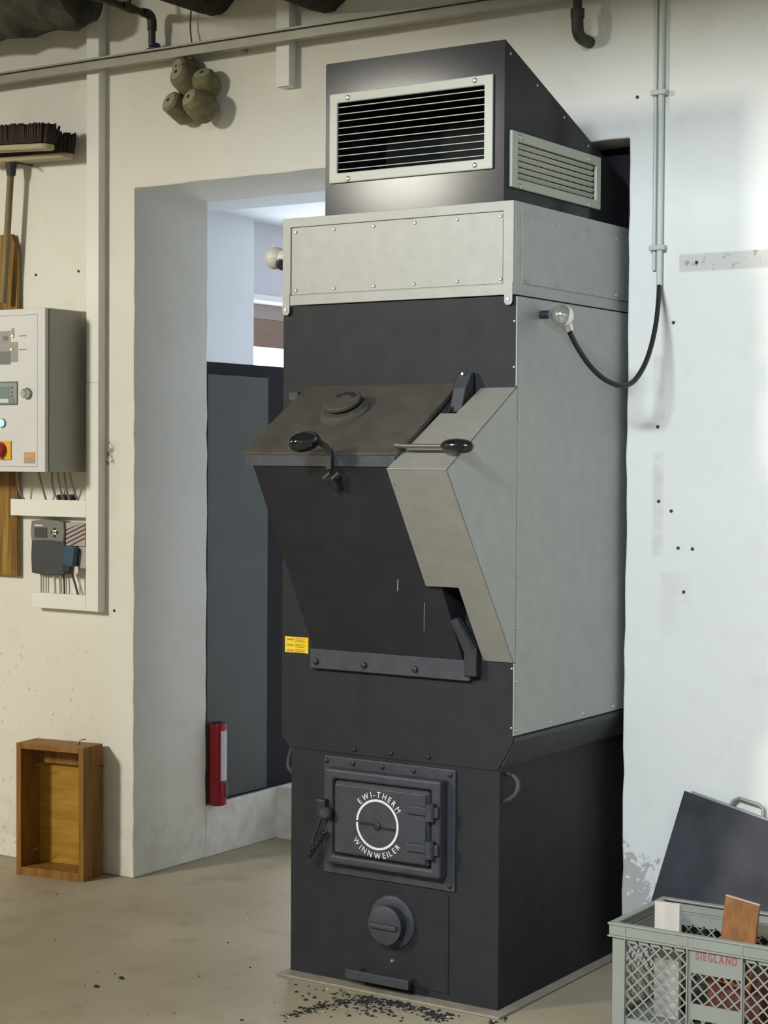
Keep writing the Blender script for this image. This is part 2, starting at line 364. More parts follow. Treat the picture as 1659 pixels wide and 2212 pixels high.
# the two daylight windows behind the camera: frames with bars
for i, (wx, wz, sx, sz) in enumerate(((-4.42, 3.88, 0.75, 1.05), (1.15, 4.08, 1.7, 0.45))):
    b = BM(); t = 0.06; y0, y1 = RF, RF+.07
    box(b, wx-sx/2-t, wx-sx/2, y0, y1, wz-sz/2-t, wz+sz/2+t); box(b, wx+sx/2, wx+sx/2+t, y0, y1, wz-sz/2-t, wz+sz/2+t)
    box(b, wx-sx/2, wx+sx/2, y0, y1, wz+sz/2, wz+sz/2+t); box(b, wx-sx/2, wx+sx/2, y0, y1, wz-sz/2-t, wz-sz/2)
    struct('window_%d' % (i+1), b, 'frame')
# drill holes and old wall plugs
hb = lathe(BM(), [(0, .0055), (.003, .005)], (0, 0, 0), (0, -1, 0), 10)
holes = [onY(px, py, WY) for px, py in ((78, 594), (170, 586), (1505, 567), (1455, 697), (1421, 922), (1423, 1083), (1450, 1104), (1465, 1184), (1496, 1186), (1477, 1279), (1377, 210), (247, 1319))]
for o in rep('drill_hole', hb, 'plug', wall, holes): pass

# --- passage behind the opening: low plinth, raised floor, side walls, ceiling, window
PX = -3.0
struct('floor_passage', box(BM(), -1.968, 0.6, 1.575, 5.2, 0.0, 0.215), 'wall')
struct('floor_plinth', box(BM(), PX, JX, WB, 5.2, 0.0, 0.210), 'wall', bevel=0.004)
struct('floor_underlay', box(BM(), PX-.2, 0.8, 1.575, 5.3, -0.15, 0.0), 'floor')
WY0, WY1, WZ0, WZ1 = 2.752, 4.75, 1.30, 2.79
b = BM()
box(b, PX-.3, PX, WB, WY0, 0, 2.79); box(b, PX-.3, PX, WY1, 5.2, 0, 2.79); box(b, PX-.3, PX, WY0, WY1, 0, WZ0)
struct('wall_passage_left', b, 'roomwhite')
struct('wall_passage_far', box(BM(), PX-.3, 0.6, 5.2, 5.4, 0, 2.79), 'roomwhite')
struct('wall_passage_right', box(BM(), -0.60, 0.6, 1.30, 5.2, 0.215, 2.79), 'roomwhite')
struct('ceiling_passage', box(BM(), PX-.3, 0.6, WB, 5.4, 2.79, 2.95), 'roomwhite')
struct('trim_ceiling_beam', box(BM(), PX, 0.6, WB, 1.60, 2.65, 2.79), 'roomwhite')
# window in the passage side wall
w3 = struct('window_3', box(BM(), PX-.30, PX-.24, WY0, WY1, WZ0, WZ0+.05), 'frame')
obj('window_frame', box(box(BM(), PX-.30, PX-.24, WY0, WY0+.04, WZ0, 2.36), PX-.30, PX-.24, WY1-.04, WY1, WZ0, 2.36), 'frame', w3)
obj('shutter_box', box(BM(), PX-.28, PX-.045, WY0, WY1, 2.425, 2.79), 'lilac', w3)
obj('shutter_rail', box(BM(), PX-.28, PX-.03, WY0, WY1, 2.395, 2.425), 'frame', w3)
obj('shutter_slat', box(BM(), PX-.20, PX-.17, WY0, WY1, 2.318, 2.395), 'shutterbox', w3, bevel=.004)
obj('shutter_slat', box(BM(), PX-.20, PX-.17, WY0, WY1, 2.234, 2.318), 'shutter', w3, bevel=.004)
obj('shutter_slat', box(BM(), PX-.20, PX-.17, WY0, WY1, 2.172, 2.236), 'shutter', w3, bevel=.004)
obj('pane', box(BM(), PX-.275, PX-.268, WY0, WY1, WZ0+.05, 2.395), 'glass', w3)

# ================================================================== FURNACE
FUR = thing('heating_furnace', (-0.37, 0.45, 0.0), 'tall charcoal wood furnace with louvred hood, silver band and loading hopper', 'furnace')
SX = 0.046; FB = 1.02
P = FUR
obj('base_plate', box(BM(), -.756, .034, -.052, FB, 0.0, 0.009), 'base', P, bevel=.003)
body = [(-.739, .009), (-.0, .009), (-.0, .717), (.043, .79), (.043, 2.062), (-.777, 2.062), (-.777, .735), (-.739, .69)]
obj('furnace_body', prism(BM(), [(x, .003, z) for x, z in body], (0, FB-.003, 0)), 'black', P)
obj('lower_front_plate', box(BM(), -.739, 0, 0, .003, .009, .700), 'black', P)
obj('upper_front_plate', prism(BM(), [(x, 0, z) for x, z in [(-.739, .703), (-.009, .703), (-.0, .717), (.043, .79), (.043, 2.062), (-.777, 2.062), (-.777, .735)]], (0, .003, 0)), 'black', P)
# side sheets
obj('side_panel', box(BM(), .043, SX, .006, .98, .808, 2.060), 'galvside', P)
obj('cheek_panel', prism(BM(), [(.043, y, z) for y, z in [(.003, 1.804), (-.379, 1.569), (-.005, 1.018), (.003, 1.018)]], (.003, 0, 0)), 'galvside', P)
obj('side_edge_strip', box(BM(), .043, SX, -.002, .0045, .808, 1.016), 'galvside', P)
obj('side_edge_strip', box(BM(), .043, SX, -.002, .0045, 1.806, 2.060), 'galvside', P)
obj('sloped_flange', prism(BM(), [(.001, .006, .712), (.001, .006, .722), (.0445, .006, .802), (.0475, .006, .802), (.0475, .006, .79), (.004, .006, .712)], (0, .97, 0)), 'cast', P)
sc = lathe(BM(), [(0, .0042), (.002, .004), (.0034, .0022)], (0, 0, 0), (1, 0, 0), 10)
zz = [onX(1119, py, SX) for py in (787, 903, 1018, 1132, 1243, 1357, 1472)]
rep('screw', sc, 'screw', P, [(SX, .011, p.z) for p in zz] + [(SX, y, .822) for y in (.012, .22, .43, .64)] + [(SX, .012, 1.99), (SX, .62, 1.975), (SX, .62, 2.03)])
sc = lathe(BM(), [(0, .004), (.002, .0038), (.0032, .002)], (0, 0, 0), (0, -1, 0), 10)
rep('screw', sc, 'screw', P, [(.037, 0, z) for z in (.83, 1.0, 1.86, 1.99)])

# ---- silver band
BZ0, BZ1, BX0, BX1 = 2.065, 2.331, -.775, .037
bandp = obj('warm_air_band', box(BM(), BX0, BX1, -.004, FB, BZ0, BZ1), 'galv', P, bevel=.003)
pn = obj('access_panel', box(BM(), -.742, .000, -.0065, -.004, 2.098, 2.300), 'galv', bandp)
def ringloop(bm, fn, a0, a1, c0, c1, A0, A1, C0, C1, d0, d1):
    """rectangular frame in one piece: inner a0..a1 x c0..c1, outer A0..A1 x C0..C1, depth d0..d1"""
    o = [(A0, C0), (A1, C0), (A1, C1), (A0, C1)]; i = [(a0, c0), (a1, c0), (a1, c1), (a0, c1)]
    vs = [fn(u, w, d) for d in (d0, d1) for lp in (o, i) for u, w in lp]; fs = []
    for k in range(4):
        m = (k+1) % 4
        fs += [(k, m, 4+m, 4+k), (8+m, 8+k, 12+k, 12+m), (m, k, 8+k, 8+m), (4+k, 4+m, 12+m, 12+k)]
    _add(bm, vs, fs); return bm
def ringframe(bm, x0, x1, z0, z1, X0, X1, Z0, Z1, y0, y1):
    return ringloop(bm, lambda u, w, d: (u, d, w), x0, x1, z0, z1, X0, X1, Z0, Z1, y0, y1)
obj('panel_frame', ringframe(BM(), -.745, .003, 2.095, 2.303, BX0, BX1, BZ0, BZ1, -.0095, -.004), 'galv', bandp, bevel=.001, segs=1)
obj('band_side_sheet', box(BM(), .037, .0385, .0, .95, 2.066, 2.330), 'galvside', bandp)
obj('side_access_panel', box(BM(), .0385, .041, .035, .95, 2.100, 2.298), 'galvside', bandp)
sc = lathe(BM(), [(0, .0048), (.0022, .0046), (.004, .0025)], (0, 0, 0), (0, -1, 0), 12)
rep('screw', sc, 'screw', bandp, [(onY(px, py, -.0065).x, -.0065, z) for px, py, z in ((640, 504, 2.288), (722, 494, 2.288), (808, 488, 2.288), (897, 480, 2.288), (988, 473, 2.288), (1082, 467, 2.288), (640, 632, 2.110), (722, 627, 2.110), (808, 622, 2.110), (895, 616, 2.110), (988, 611, 2.110), (1082, 605, 2.110))])
sc = lathe(BM(), [(0, .0048), (.0022, .0046), (.004, .0025)], (0, 0, 0), (1, 0, 0), 12)
rep('screw', sc, 'screw', bandp, [(.041, y, z) for z in (2.288, 2.112) for y in (.05, .25, .45, .64)])
for x in (BX0+.002, BX1-.028):
    t = obj('bracket_tab', prism(BM(), [(x, -.012, 2.10), (x+.026, -.012, 2.10), (x+.026, -.012, 2.044), (x+.02, -.012, 2.036), (x+.006, -.012, 2.036), (x, -.012, 2.044)], (0, .003, 0)), 'galv', bandp)
    rep('screw', lathe(BM(), [(0, .005), (.003, .004)], (0, 0, 0), (0, -1, 0), 10), 'screw', t, [(x+.013, -.012, 2.052)])
# enamel cap on the left flank of the band
g = onY(596, 558, .14)
cp = obj('round_cap', lathe(BM(), [(-.036+.0, .008)]+[(.036*math.sin(a), .036*math.cos(a)) for a in [math.radians(k) for k in range(-75, 76, 15)]]+[(.0362, .004)], g, (-.25, -1, .1), 18), 'cream', P, smooth=True)
obj('cap_stub', cyl(BM(), (g.x, .14, g.z), (-.77, .14, g.z), .026, 14), 'cream', cp, smooth=True)
obj('cap_fitting', cyl(BM(), onY(606, 571, .11), onY(611, 573, .085), .017, 9), 'bolt', cp)

# ---- hood with two louvred grilles
HX0, HX1, HZ0, HZ1 = -.62, .0, 2.331, 2.785
HS = (2.785-2.475)/.80
def htop(y): return HZ1-HS*y
hood = obj('air_hood', prism(prism(box(BM(), HX0, HX1, .80, .803, HZ0, htop(.80)), [(HX0, 0, HZ1), (HX0, .803, htop(.803)), (HX0, .803, htop(.803)+.003), (HX0, 0, HZ1+.003)], (HX1-HX0, 0, 0)),
           [(HX0, 0, HZ0), (HX0, .80, HZ0), (HX0, .80, htop(.8)), (HX0, 0, HZ1)], (.003, 0, 0)), 'hoodblack', P)
gx0, gx1, gz0, gz1 = -.601, -.034, 2.425, 2.693        # front grille outside
ix0, ix1, iz0, iz1 = -.572, -.062, 2.455, 2.664        # front grille clear
obj('hood_front', ringframe(BM(), ix0, ix1, iz0, iz1, HX0, HX1, HZ0, HZ1, -.003, 0), 'hoodblack', hood)
sy0, sy1, sz0, sz1 = .026, .591, 2.375, 2.537
jy0, jy1, jz0, jz1 = .062, .560, 2.402, 2.508
b = BM()
prism(b, [(HX1-.003, 0, HZ0), (HX1-.003, .80, HZ0), (HX1-.003, .80, jz0), (HX1-.003, 0, jz0)], (.003, 0, 0))
prism(b, [(HX1-.003, 0, jz0), (HX1-.003, jy0, jz0), (HX1-.003, jy0, htop(jy0)), (HX1-.003, 0, HZ1)], (.003, 0, 0))
prism(b, [(HX1-.003, jy0, jz1), (HX1-.003, jy1, jz1), (HX1-.003, jy1, htop(jy1)), (HX1-.003, jy0, htop(jy0))], (.003, 0, 0))
prism(b, [(HX1-.003, jy1, jz0), (HX1-.003, .80, jz0), (HX1-.003, .80, htop(.80)), (HX1-.003, jy1, htop(jy1))], (.003, 0, 0))
obj('hood_side', b, 'hoodblack', hood)
obj('gap_darkening_block', box(BM(), HX0, .05, .81, 1.27, HZ0, 2.597), 'hoodblack', hood)  # black block added to stand in for the shade behind the hood
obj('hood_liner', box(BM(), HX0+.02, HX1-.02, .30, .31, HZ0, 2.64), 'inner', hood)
gr = obj('front_grille', ringframe(BM(), ix0, ix1, iz0, iz1, gx0, gx1, gz0, gz1, -.012, -.003), 'grille', P, bevel=.003)
ang = math.atan(.17); L = .017
sl = box(BM(), -(ix1-ix0)/2, (ix1-ix0)/2, -L/2, L/2, -.0012, .0012, Matrix.Rotation(ang, 4, 'X'))
rep('slat', sl, 'grille', gr, [((ix0+ix1)/2, .0035, iz0+.012+.0207*k) for k in range(10)], smooth=False)
sc = lathe(BM(), [(0, .0078), (.002, .0075), (.005, .003)], (0, 0, 0), (0, -1, 0), 12)
rep('screw', sc, 'screw', gr, [onY(px, py, -.012) for px, py in ((752, 211), (1026, 174), (1026, 357), (752, 386))])
b = ringloop(BM(), lambda u, w, d: (d, u, w), jy0, jy1, jz0, jz1, sy0, sy1, sz0, sz1, HX1, HX1+.010)
gs = obj('side_grille', b, 'grille', P, bevel=.003)
sl = box(BM(), -.0067, .0067, -(jy1-jy0)/2, (jy1-jy0)/2, -.0011, .0011, Matrix.Rotation(math.radians(-62), 4, 'Y'))
rep('slat', sl, 'grille', gs, [(HX1-.002, (jy0+jy1)/2, jz0+.012+.0172*k) for k in range(6)], smooth=False)
sc = lathe(BM(), [(0, .0078), (.002, .0075), (.005, .003)], (0, 0, 0), (1, 0, 0), 12)
rep('screw', sc, 'screw', gs, [onX(px, py, HX1+.010) for px, py in ((1123, 296), (1271, 344), (1271, 442), (1123, 402))])
sc = lathe(BM(), [(0, .004), (.003, .002)], (0, 0, 0), (1, 0, 0), 8)
rep('screw', sc, 'screw', hood, [(HX1, y, htop(y)-.02) for y in (.03, .19, .36, .52)])

# ---- loading hopper
s0 = Vector((0, .003, 1.804)); s1 = Vector((0, -.379, 1.569)); s2 = Vector((0, -.005, 1.018))
def on(a, c, x, s): p = a.lerp(c, s); return Vector((x, p.y, p.z))
nt_ = Vector((0, (s1-s0).z, -(s1-s0).y)).normalized()*-.002
obj('cover_strip', prism(BM(), [on(s0, s1, x, s) for x, s in ((SX, 0), (SX, 1), (-.146, 1), (-.133, .33), (-.080, .33), (-.072, 0))], nt_), 'strip', P)
nf_ = Vector((0, (s2-s1).z, -(s2-s1).y)).normalized()*.002
cs = obj('front_cover_strip', prism(BM(), [on(s1, s2, x, s) for x, s in ((SX, 0), (SX, 1), (-.054, 1), (-.050, .603), (-.158, .603), (-.146, 0))], -nf_), 'strip', P)
obj('fold_edge', tube(BM(), [s1+Vector((-.146, -.001, .001)), s1+Vector((SX, -.001, .001))], .0013, 6), 'galv', cs)
rep('screw', lathe(BM(), [(0, .005), (.003, .004)], (0, 0, 0), -nf_*-1, 10), 'screw', cs, [on(s1, s2, -.137, .075)+nf_*-1, on(s1, s2, -.143, .55)+nf_*-1])
hop = obj('hopper', prism(BM(), [(-.645, 0, 1.80), (-.645, -.312, 1.592), (-.645, -.325, 1.578), (-.645, -.018, 1.016), (-.645, 0, 1.016)], (.53, 0, 0)), 'black', P)
obj('hopper_flange', prism(BM(), [(-.656, -.022, .957), (-.656, -.020, 1.016), (-.656, 0, 1.02), (-.656, 0, .957)], (.566, 0, 0)), 'cast', hop, bevel=.002)
obj('hopper_flange_end', box(BM(), -.104, -.062, -.032, 0, .972, 1.055), 'bolt', hop, bevel=.003)
obj('hopper_bracket', prism(BM(), [(-.118, -.085, 1.135), (-.098, -.085, 1.145), (-.066, -.03, 1.055), (-.066, -.03, 1.03), (-.10, -.03, 1.03)], (0, .025, 0)), 'cast', hop, bevel=.002)
bl = lathe(BM(), [(0, .010), (.007, .009), (.010, .004)], (0, 0, 0), (0, -1, 0), 8)
rep('bolt', bl, 'bolt', hop, [onY(px, py, -.021) for px, py in ((683, 1429), (787, 1437), (897, 1446))])
# chalky scratches on the hopper front
hf0, hf1 = Vector((0, -.325, 1.578)), Vector((0, -.018, 1.016))
hn = Vector((0, -(hf0-hf1).z, (hf0-hf1).y)).normalized()
for (px0, py0, px1, py1, r) in ((860, 1252, 859, 1276, .0022), (917, 1302, 916, 1362, .0011)):
    def onh(px, py):
        r_ = ray(px, py); t = (hf1-CAM).dot(hn)/r_.dot(hn); return CAM+r_*t
    obj('scratch', tube(BM(), [onh(px0, py0), onh(px1, py1)], r, 5), 'print', hop)
# lid
l0 = Vector((0, -.004, 1.819)); l1 = Vector((0, -.332, 1.612)); ld = (l1-l0).normalized(); ln = Vector((0, ld.z, -ld.y))
if ln.z < 0: ln = -ln
LX0, LX1 = -.684, -.142
lid = obj('hopper_lid', prism(BM(), [(LX0, l0.y, l0.z), (LX0, l1.y, l1.z), (LX0, (l1-ln*.018).y, (l1-ln*.018).z), (LX0, (l0-ln*.018).y, (l0-ln*.018).z)], (LX1-LX0, 0, 0)), 'dusty', P, bevel=.004)
def onlid(px, py, up=0):
    r = ray(px, py); t = (l0+ln*up-CAM).dot(ln)/r.dot(ln); return CAM+r*t
c0 = onlid(745, 890)
ros = obj('air_rosette', lathe(BM(), [(0, .078), (.006, .076), (.010, .066), (.016, .062), (.016, .058)], c0, ln, 28), 'dusty', lid, smooth=True)
obj('rosette_neck', lathe(BM(), [(0, .047), (.026, .047)], c0+ld*-.008, ln, 28), 'inner', ros, smooth=True)
obj('rosette_disc', lathe(BM(), [(.024, .052), (.026, .056), (.034, .056), (.037, .052)], c0+ld*-.008, ln, 28), 'dusty', ros, smooth=True)
u_ = Vector((1, 0, 0))
for k in range(4):
    a = math.radians(42+k*32); q = c0+ld*-.008+ln*.0365+(u_*math.cos(a)-ld*math.sin(a))*.036
    obj('air_hole', lathe(BM(), [(0, .0105), (.0015, .010)], q, ln, 12), 'inner', ros)
obj('lid_lip', box(BM(), LX0+.01, LX1-.01, l1.y+.004, l1.y+.014, 1.575, 1.605), 'cast', lid)
hb_ = obj('hinge_bracket', prism(BM(), [(-.128, -.01, 1.742), (-.128, -.085, 1.730), (-.128, -.062, 1.80), (-.128, -.025, 1.845), (-.128, -.01, 1.85)], (.04, 0, 0)), 'cast', lid, bevel=.004)
rep('bolt', lathe(BM(), [(0, .006), (.005, .004)], (0, 0, 0), (0, -1, 0), 8), 'screw', hb_, [(-.112, -.034, 1.842)])
obj('hinge_bracket', box(BM(), -.735, -.70, -.03, 0, 1.77, 1.80), 'cast', lid, bevel=.004)
def grip(p, d, L, R, name, parent):
    pr = [(-L/2, R*.3)]+[(L*.5*math.sin(a), R*math.cos(a)**.8) for a in [math.radians(k) for k in range(-75, 80, 12)]]+[(L/2, R*.12)]
    return obj(name, lathe(BM(), pr, p, d, 20), 'bakelite', parent, smooth=True)
lev = obj('lid_lever', tube(BM(), [(-.150, -.330, 1.634), (-.110, -.335, 1.632), (.005, -.335, 1.632)], .0065, 10), 'rod', lid, smooth=True)
grip((.052, -.335, 1.632), (1, 0, -.02), .10, .021, 'lever_grip', lev)
gp = Vector((-.405, -.43, 1.647))
lat = obj('lid_latch', tube(BM(), [(-.360, -.335, 1.60), (-.362, -.36, 1.63), (-.366, -.385, 1.642), (-.372, -.41, 1.647)], .009, 10), 'cast', lid, smooth=True)
grip((-.382, -.437, 1.643), (-.55, -1, -.22), .095, .029, 'latch_grip', lat)
obj('latch_hook', box(BM(), -.370, -.352, -.350, -.338, 1.565, 1.625), 'bolt', lat, bevel=.003)
obj('latch_bolt', tube(BM(), [(-.387, -.335, 1.540), (-.366, -.335, 1.557)], .004, 8), 'rod', lat)
obj('latch_bolt', tube(BM(), [(-.358, -.335, 1.540), (-.336, -.335, 1.557)], .004, 8), 'rod', lat)
obj('latch_catch', prism(BM(), [(-.378, -.338, 1.540), (-.350, -.338, 1.540), (-.350, -.312, 1.508), (-.366, -.312, 1.508)], (0, .03, 0)), 'bolt', lat, bevel=.002)

# ---- loading door
fp = obj('door_frame_plate', box(BM(), -.611, -.143, -.008, 0, .334, .692), 'cast', P, bevel=.003)
rep('bolt', lathe(BM(), [(0, .008), (.004, .007), (.006, .003)], (0, 0, 0), (0, -1, 0), 8), 'bolt', fp, [(x, -.008, .676) for x in (-.601, -.503, -.397, -.286, -.160)]+[(-.16, -.008, .35)])
rim = obj('door_surround', ringframe(BM(), -.548, -.200, .402, .632, -.580, -.168, .375, .662, -.052, -.008), 'cast', P, bevel=.008)
rep('bolt', lathe(BM(), [(0, .008), (.005, .007), (.008, .003)], (0, 0, 0), (0, -1, 0), 8), 'bolt', P, [onY(px, py, 0) for px, py in ((766, 1618), (845, 1627), (926, 1635))])
door = obj('loading_door', box(BM(), -.545, -.205, -.050, -.010, .404, .629), 'cast', P, bevel=.012, segs=3)
obj('door_face', box(BM(), -.537, -.213, -.058, -.048, .412, .621), 'cast', door, bevel=.006)
RC = Vector((-.381, -.0585, .513)); RR_ = .0735
b = BM(); n = 72; r0, r1 = .0685, .0755
for k in range(n):
    a0, a1 = 2*math.pi*k/n, 2*math.pi*(k+1)/n
    if k == 35: continue
    q = [(r0, a0), (r1, a0), (r1, a1), (r0, a1)]
    prism(b, [RC+Vector((r*math.cos(a), 0, r*math.sin(a))) for r, a in q], (0, -.0012, 0))
obj('ring_mark', b, 'white', door)
def arc_text(text, R, amid, span, top, size):
    bm = BM(); gl = glyphs(text, size)
    wd_ = [max(v.x for v in g[0])-min(v.x for v in g[0]) for g in gl]
    gap = size*.20; tot = sum(wd_)+gap*(len(wd_)-1); k = span/tot; pos = 0
    for i, gph in enumerate(gl):
        mid = (min(v.x for v in gph[0])+max(v.x for v in gph[0]))/2
        off = (pos+wd_[i]/2-tot/2)*k; pos += wd_[i]+gap
        a = amid-off if top else amid+off
        def fn(x, y, t, a=a, mid=mid):
            x = (x-mid)*.86
            if top: e = Vector((math.sin(a), 0, -math.cos(a))); rad = Vector((math.cos(a), 0, math.sin(a))); base = RC+rad*R
            else: e = Vector((-math.sin(a), 0, math.cos(a))); rad = -Vector((math.cos(a), 0, math.sin(a))); base = RC-rad*R
            return base+e*x+rad*y+Vector((0, -.0012 if t else 0, 0))
        put_glyph(bm, gph, fn, .0012)
    return bm
obj('lettering', arc_text('EWI-THERM', .081, math.radians(84), math.radians(108), True, .025), 'white', door)
obj('lettering', arc_text('WINNWEILER', .101, math.radians(-92), math.radians(116), False, .025), 'white', door)
obj('air_slot', box(BM(), -.445, -.395, -.0600, -.058, .508, .516), 'inner', door, bevel=.0008)
obj('air_slot', box(BM(), -.368, -.318, -.0600, -.058, .500, .508), 'inner', door, bevel=.0008)
obj('air_hub', lathe(BM(), [(0, .013), (.004, .012), (.007, .007)], (-.381, -.058, .509), (0, -1, 0), 14), 'bolt', door)
for z, dz in ((.572, .012), (.462, .012)):
    h = obj('hinge', box(BM(), -.275, -.200, -.068, -.056, z-dz, z+dz), 'cast', door, bevel=.003)
    obj('hinge_knuckle', cyl(BM(), (-.193, -.066, z-.025), (-.193, -.066, z+.025), .014, 14), 'cast', h, smooth=True)
    obj('hinge_leaf', box(BM(), -.200, -.168, -.066, -.050, z-.016, z+.016), 'cast', h, bevel=.003)
lt = obj('door_latch', box(BM(), -.592, -.560, -.075, -.050, .515, .570), 'bolt', door, bevel=.004)
obj('latch_knob', lathe(BM(), [(-.01, .018), (.02, .019), (.03, .012)], (-.560, -.062, .530), (.3, -1, 0), 14), 'cast', lt, smooth=True)
a_, b_ = onY(702, 1795, -.075), onY(664, 1850, -.085); d_ = b_-a_
u1, v1, dd = frame_of(d_); N = 90
obj('coil_handle', tube(BM(), [a_+d_*(k/N)+(u1*math.cos(k*.85)+v1*math.sin(k*.85))*.0095 for k in range(N+1)], .003, 6), 'bolt', lt, smooth=True)
obj('coil_rod', cyl(BM(), Vector((-.576, -.065, .525)), b_, .005, 8), 'bolt', lt)
# ---- ash door with draught knob and handle
ad = obj('ash_door', box(BM(), -.505, -.166, -.004, 0, .03, .318), 'black', P, bevel=.0015)
obj('draught_ring', lathe(BM(), [(0, .080), (.008, .078), (.012, .068), (.012, .06)], (-.358, -.004, .216), (0, -1, 0), 32), 'cast', ad, smooth=True)
kb = obj('draught_knob', lathe(BM(), [(0, .055), (.030, .055), (.038, .058), (.044, .058), (.047, .052)], (-.358, -.008, .214), (0, -1, 0), 32), 'cast', ad, smooth=True)
obj('knob_bar', box(BM(), -.408, -.310, -.066, -.053, -.007+.212, .219), 'cast', kb, bevel=.003)
obj('ash_handle', box(box(box(BM(), -.494, -.270, -.058, -.046, .036, .064), -.480, -.462, -.047, -.003, .040, .060), -.300, -.282, -.047, -.003, .040, .060), 'cast', ad, bevel=.002)
rep('bolt', lathe(BM(), [(0, .007), (.005, .004)], (0, 0, 0), (0, -1, 0), 8), 'screw', ad, [(-.36, -.004, .098)])
# ---- lifting handles on the lower flanks
obj('lifting_handle', tube(BM(), [(-.004, .045, .690), (.026, .040, .684), (.040, .038, .665), (.036, .030, .635), (.004, .026, .612), (-.004, .026, .61)], .007, 8, 4), 'cast', P, smooth=True)
obj('lifting_handle', tube(BM(), [(-.735, .045, .70), (-.762, .040, .694), (-.775, .038, .665), (-.772, .030, .635), (-.742, .026, .612), (-.735, .026, .61)], .007, 8, 4), 'cast', P, smooth=True)
# ---- yellow sticker
st = obj('yellow_sticker', box(BM(), -.766, -.677, -.0008, 0, .997, 1.046), 'yellow', P)
b = BM()
for k, z in enumerate((1.037, 1.020, 1.003)):
    box(b, -.758, -.733, -.0012, -.0008, z-.0018, z+.0018)
    for j in (0, 1, 2): box(b, -.727, -.687-.006*((j+k) % 2), -.0012, -.0008, z-.006+.0045*j, z-.0045+.0045*j)
obj('sticker_print', b, 'stickertext', st)
# ---- thermostat housing on the right flank
vb = onX(1168, 680, SX)
va = obj('thermostat_stub', cyl(BM(), (SX, vb.y, vb.z), (.100, vb.y, vb.z), .012, 12), 'bolt', P, smooth=True)
vs = onX(1215, 682, .125)
obj('thermostat_collar', lathe(BM(), [(0, .017), (.012, .018), (.02, .022), (.03, .022)], (.085, vb.y, vb.z), vs-Vector((.085, vb.y, vb.z)), 14), 'chrome', va, smooth=True)
obj('thermostat_globe', lathe(BM(), [(-.034, .006)]+[(.034*math.sin(a), .034*math.cos(a)) for a in [math.radians(k) for k in range(-78, 79, 13)]]+[(.034, .005)], vs, (.2, -1, .1), 20), 'chrome', va, smooth=True)
ve = onX(1229, 714, .135)
obj('thermostat_spout', cyl(BM(), vs, ve, .021, 14, .015), 'chrome', va, smooth=True)

# ================================================================== RIGHT WALL: conduit and hose
cn = thing('wall_conduit', (.165, WY, 2.14), 'pale grey conduit pair running down the wall right of the furnace', 'conduit')
cb_ = onY(1424, 618, .655); cx = cb_.x
obj('conduit_pipe', cyl(BM(), (cx, .655, cb_.z), (cx, .655, 3.495), .0095, 12), 'conduit', cn, smooth=True)
obj('conduit_pipe', cyl(BM(), (cx-.021, .661, cb_.z+.05), (cx-.021, .661, 3.495), .0065, 12), 'conduit', cn, smooth=True)
for py in (200, 535):
    z = onY(1428, py, .655).z
    obj('conduit_clamp', box(BM(), cx-.032, cx+.020, .640, WY, z-.008, z+.008), 'clamp', cn, bevel=.003)
path = []
pp = [(1229, 714), (1246, 748), (1272, 787), (1304, 818), (1340, 833), (1366, 826), (1388, 797), (1404, 757), (1416, 705), (1422, 655), (1424, 616)]
for i, (px, py) in enumerate(pp):
    t = i/(len(pp)-1); y = ve.y+(.655-ve.y)*(t**1.1)
    path.append(onY(px, py, y))
path[0] = ve+(ve-vs)*.1
tag(obj('black_hose', tube(BM(), path, .0078, 10, 4), 'rubber', None, smooth=True), 'black flexible hose hanging in a loop from the silver globe to the conduit', 'hose')
# right iron pipe stub with elbow
pe = onY(1252, 60, .60)
pt = thing('iron_pipe', (pe.x, WY, 3.0), 'dark iron pipe dropping above the hood and elbowing into the wall', 'pipe')
obj('pipe_length', cyl(BM(), (pe.x, .585, 3.495), (pe.x, .585, pe.z+.05), .0145, 14), 'pipe', pt, smooth=True)
el = obj('pipe_elbow', tube(BM(), [(pe.x, .585, pe.z+.035), (pe.x, .585, pe.z+.005), (pe.x, .592, pe.z-.018), (pe.x, .615, pe.z-.03), (pe.x, WY, pe.z-.032)], .0195, 14, 3), 'pipe', pt, smooth=True)
obj('pipe_collar', cyl(BM(), (pe.x, .585, pe.z+.028), (pe.x, .585, pe.z+.055), .022, 14), 'pipe', pt, smooth=True)

# ================================================================== OVERHEAD: logs, rail, pipes, channels
for i, (px, py, lab) in enumerate(((466, 35, 'dark round log beam ending at the wall above the net floats'), (708, 30, 'dark round log beam ending at the wall above the hood'))):
    q = onY(px, py, WY-.005); b = BM()
    prof = [(0, .10), (.02, .104)]+[(.02+.32*k, .103+.006*math.sin(k*2.3+i)) for k in range(1, 8)]+[(2.5, .10)]
    lathe(b, prof, (q.x, WY-.002, q.z+.104), (0, -1, -.0), 24)
    for v in b.verts: v.co += Vector((jit(.004), 0, jit(.004)))
    tag(obj('log_beam', b, 'log', None, smooth=True), lab, 'beam', 'log beams under the loft')
q0, q1 = onY(0, 178, .585), onY(1070, 4, .585)
rz = (q0.z+q1.z)/2
rl = thing('wall_rail', (-1.5, .585, rz), 'long grey metal rail running along the upper wall', 'rail')
b = box(BM(), -5.6, 1.4, .578, .606, rz-.016, rz+.016)
obj('rail_profile', b, 'rail', rl, bevel=.002)
obj('rail_top_flange', box(BM(), -5.6, 1.4, .570, .606, rz+.019, rz+.026), 'rail', rl)
obj('rail_web', box(BM(), -5.6, 1.4, .584, .606, rz+.015, rz+.020), 'bolt', rl)
for x in (-3.2, -1.45, .9):
    obj('rail_standoff', box(BM(), x-.012, x+.012, .604, WY, rz-.012, rz+.012), 'rail', rl)
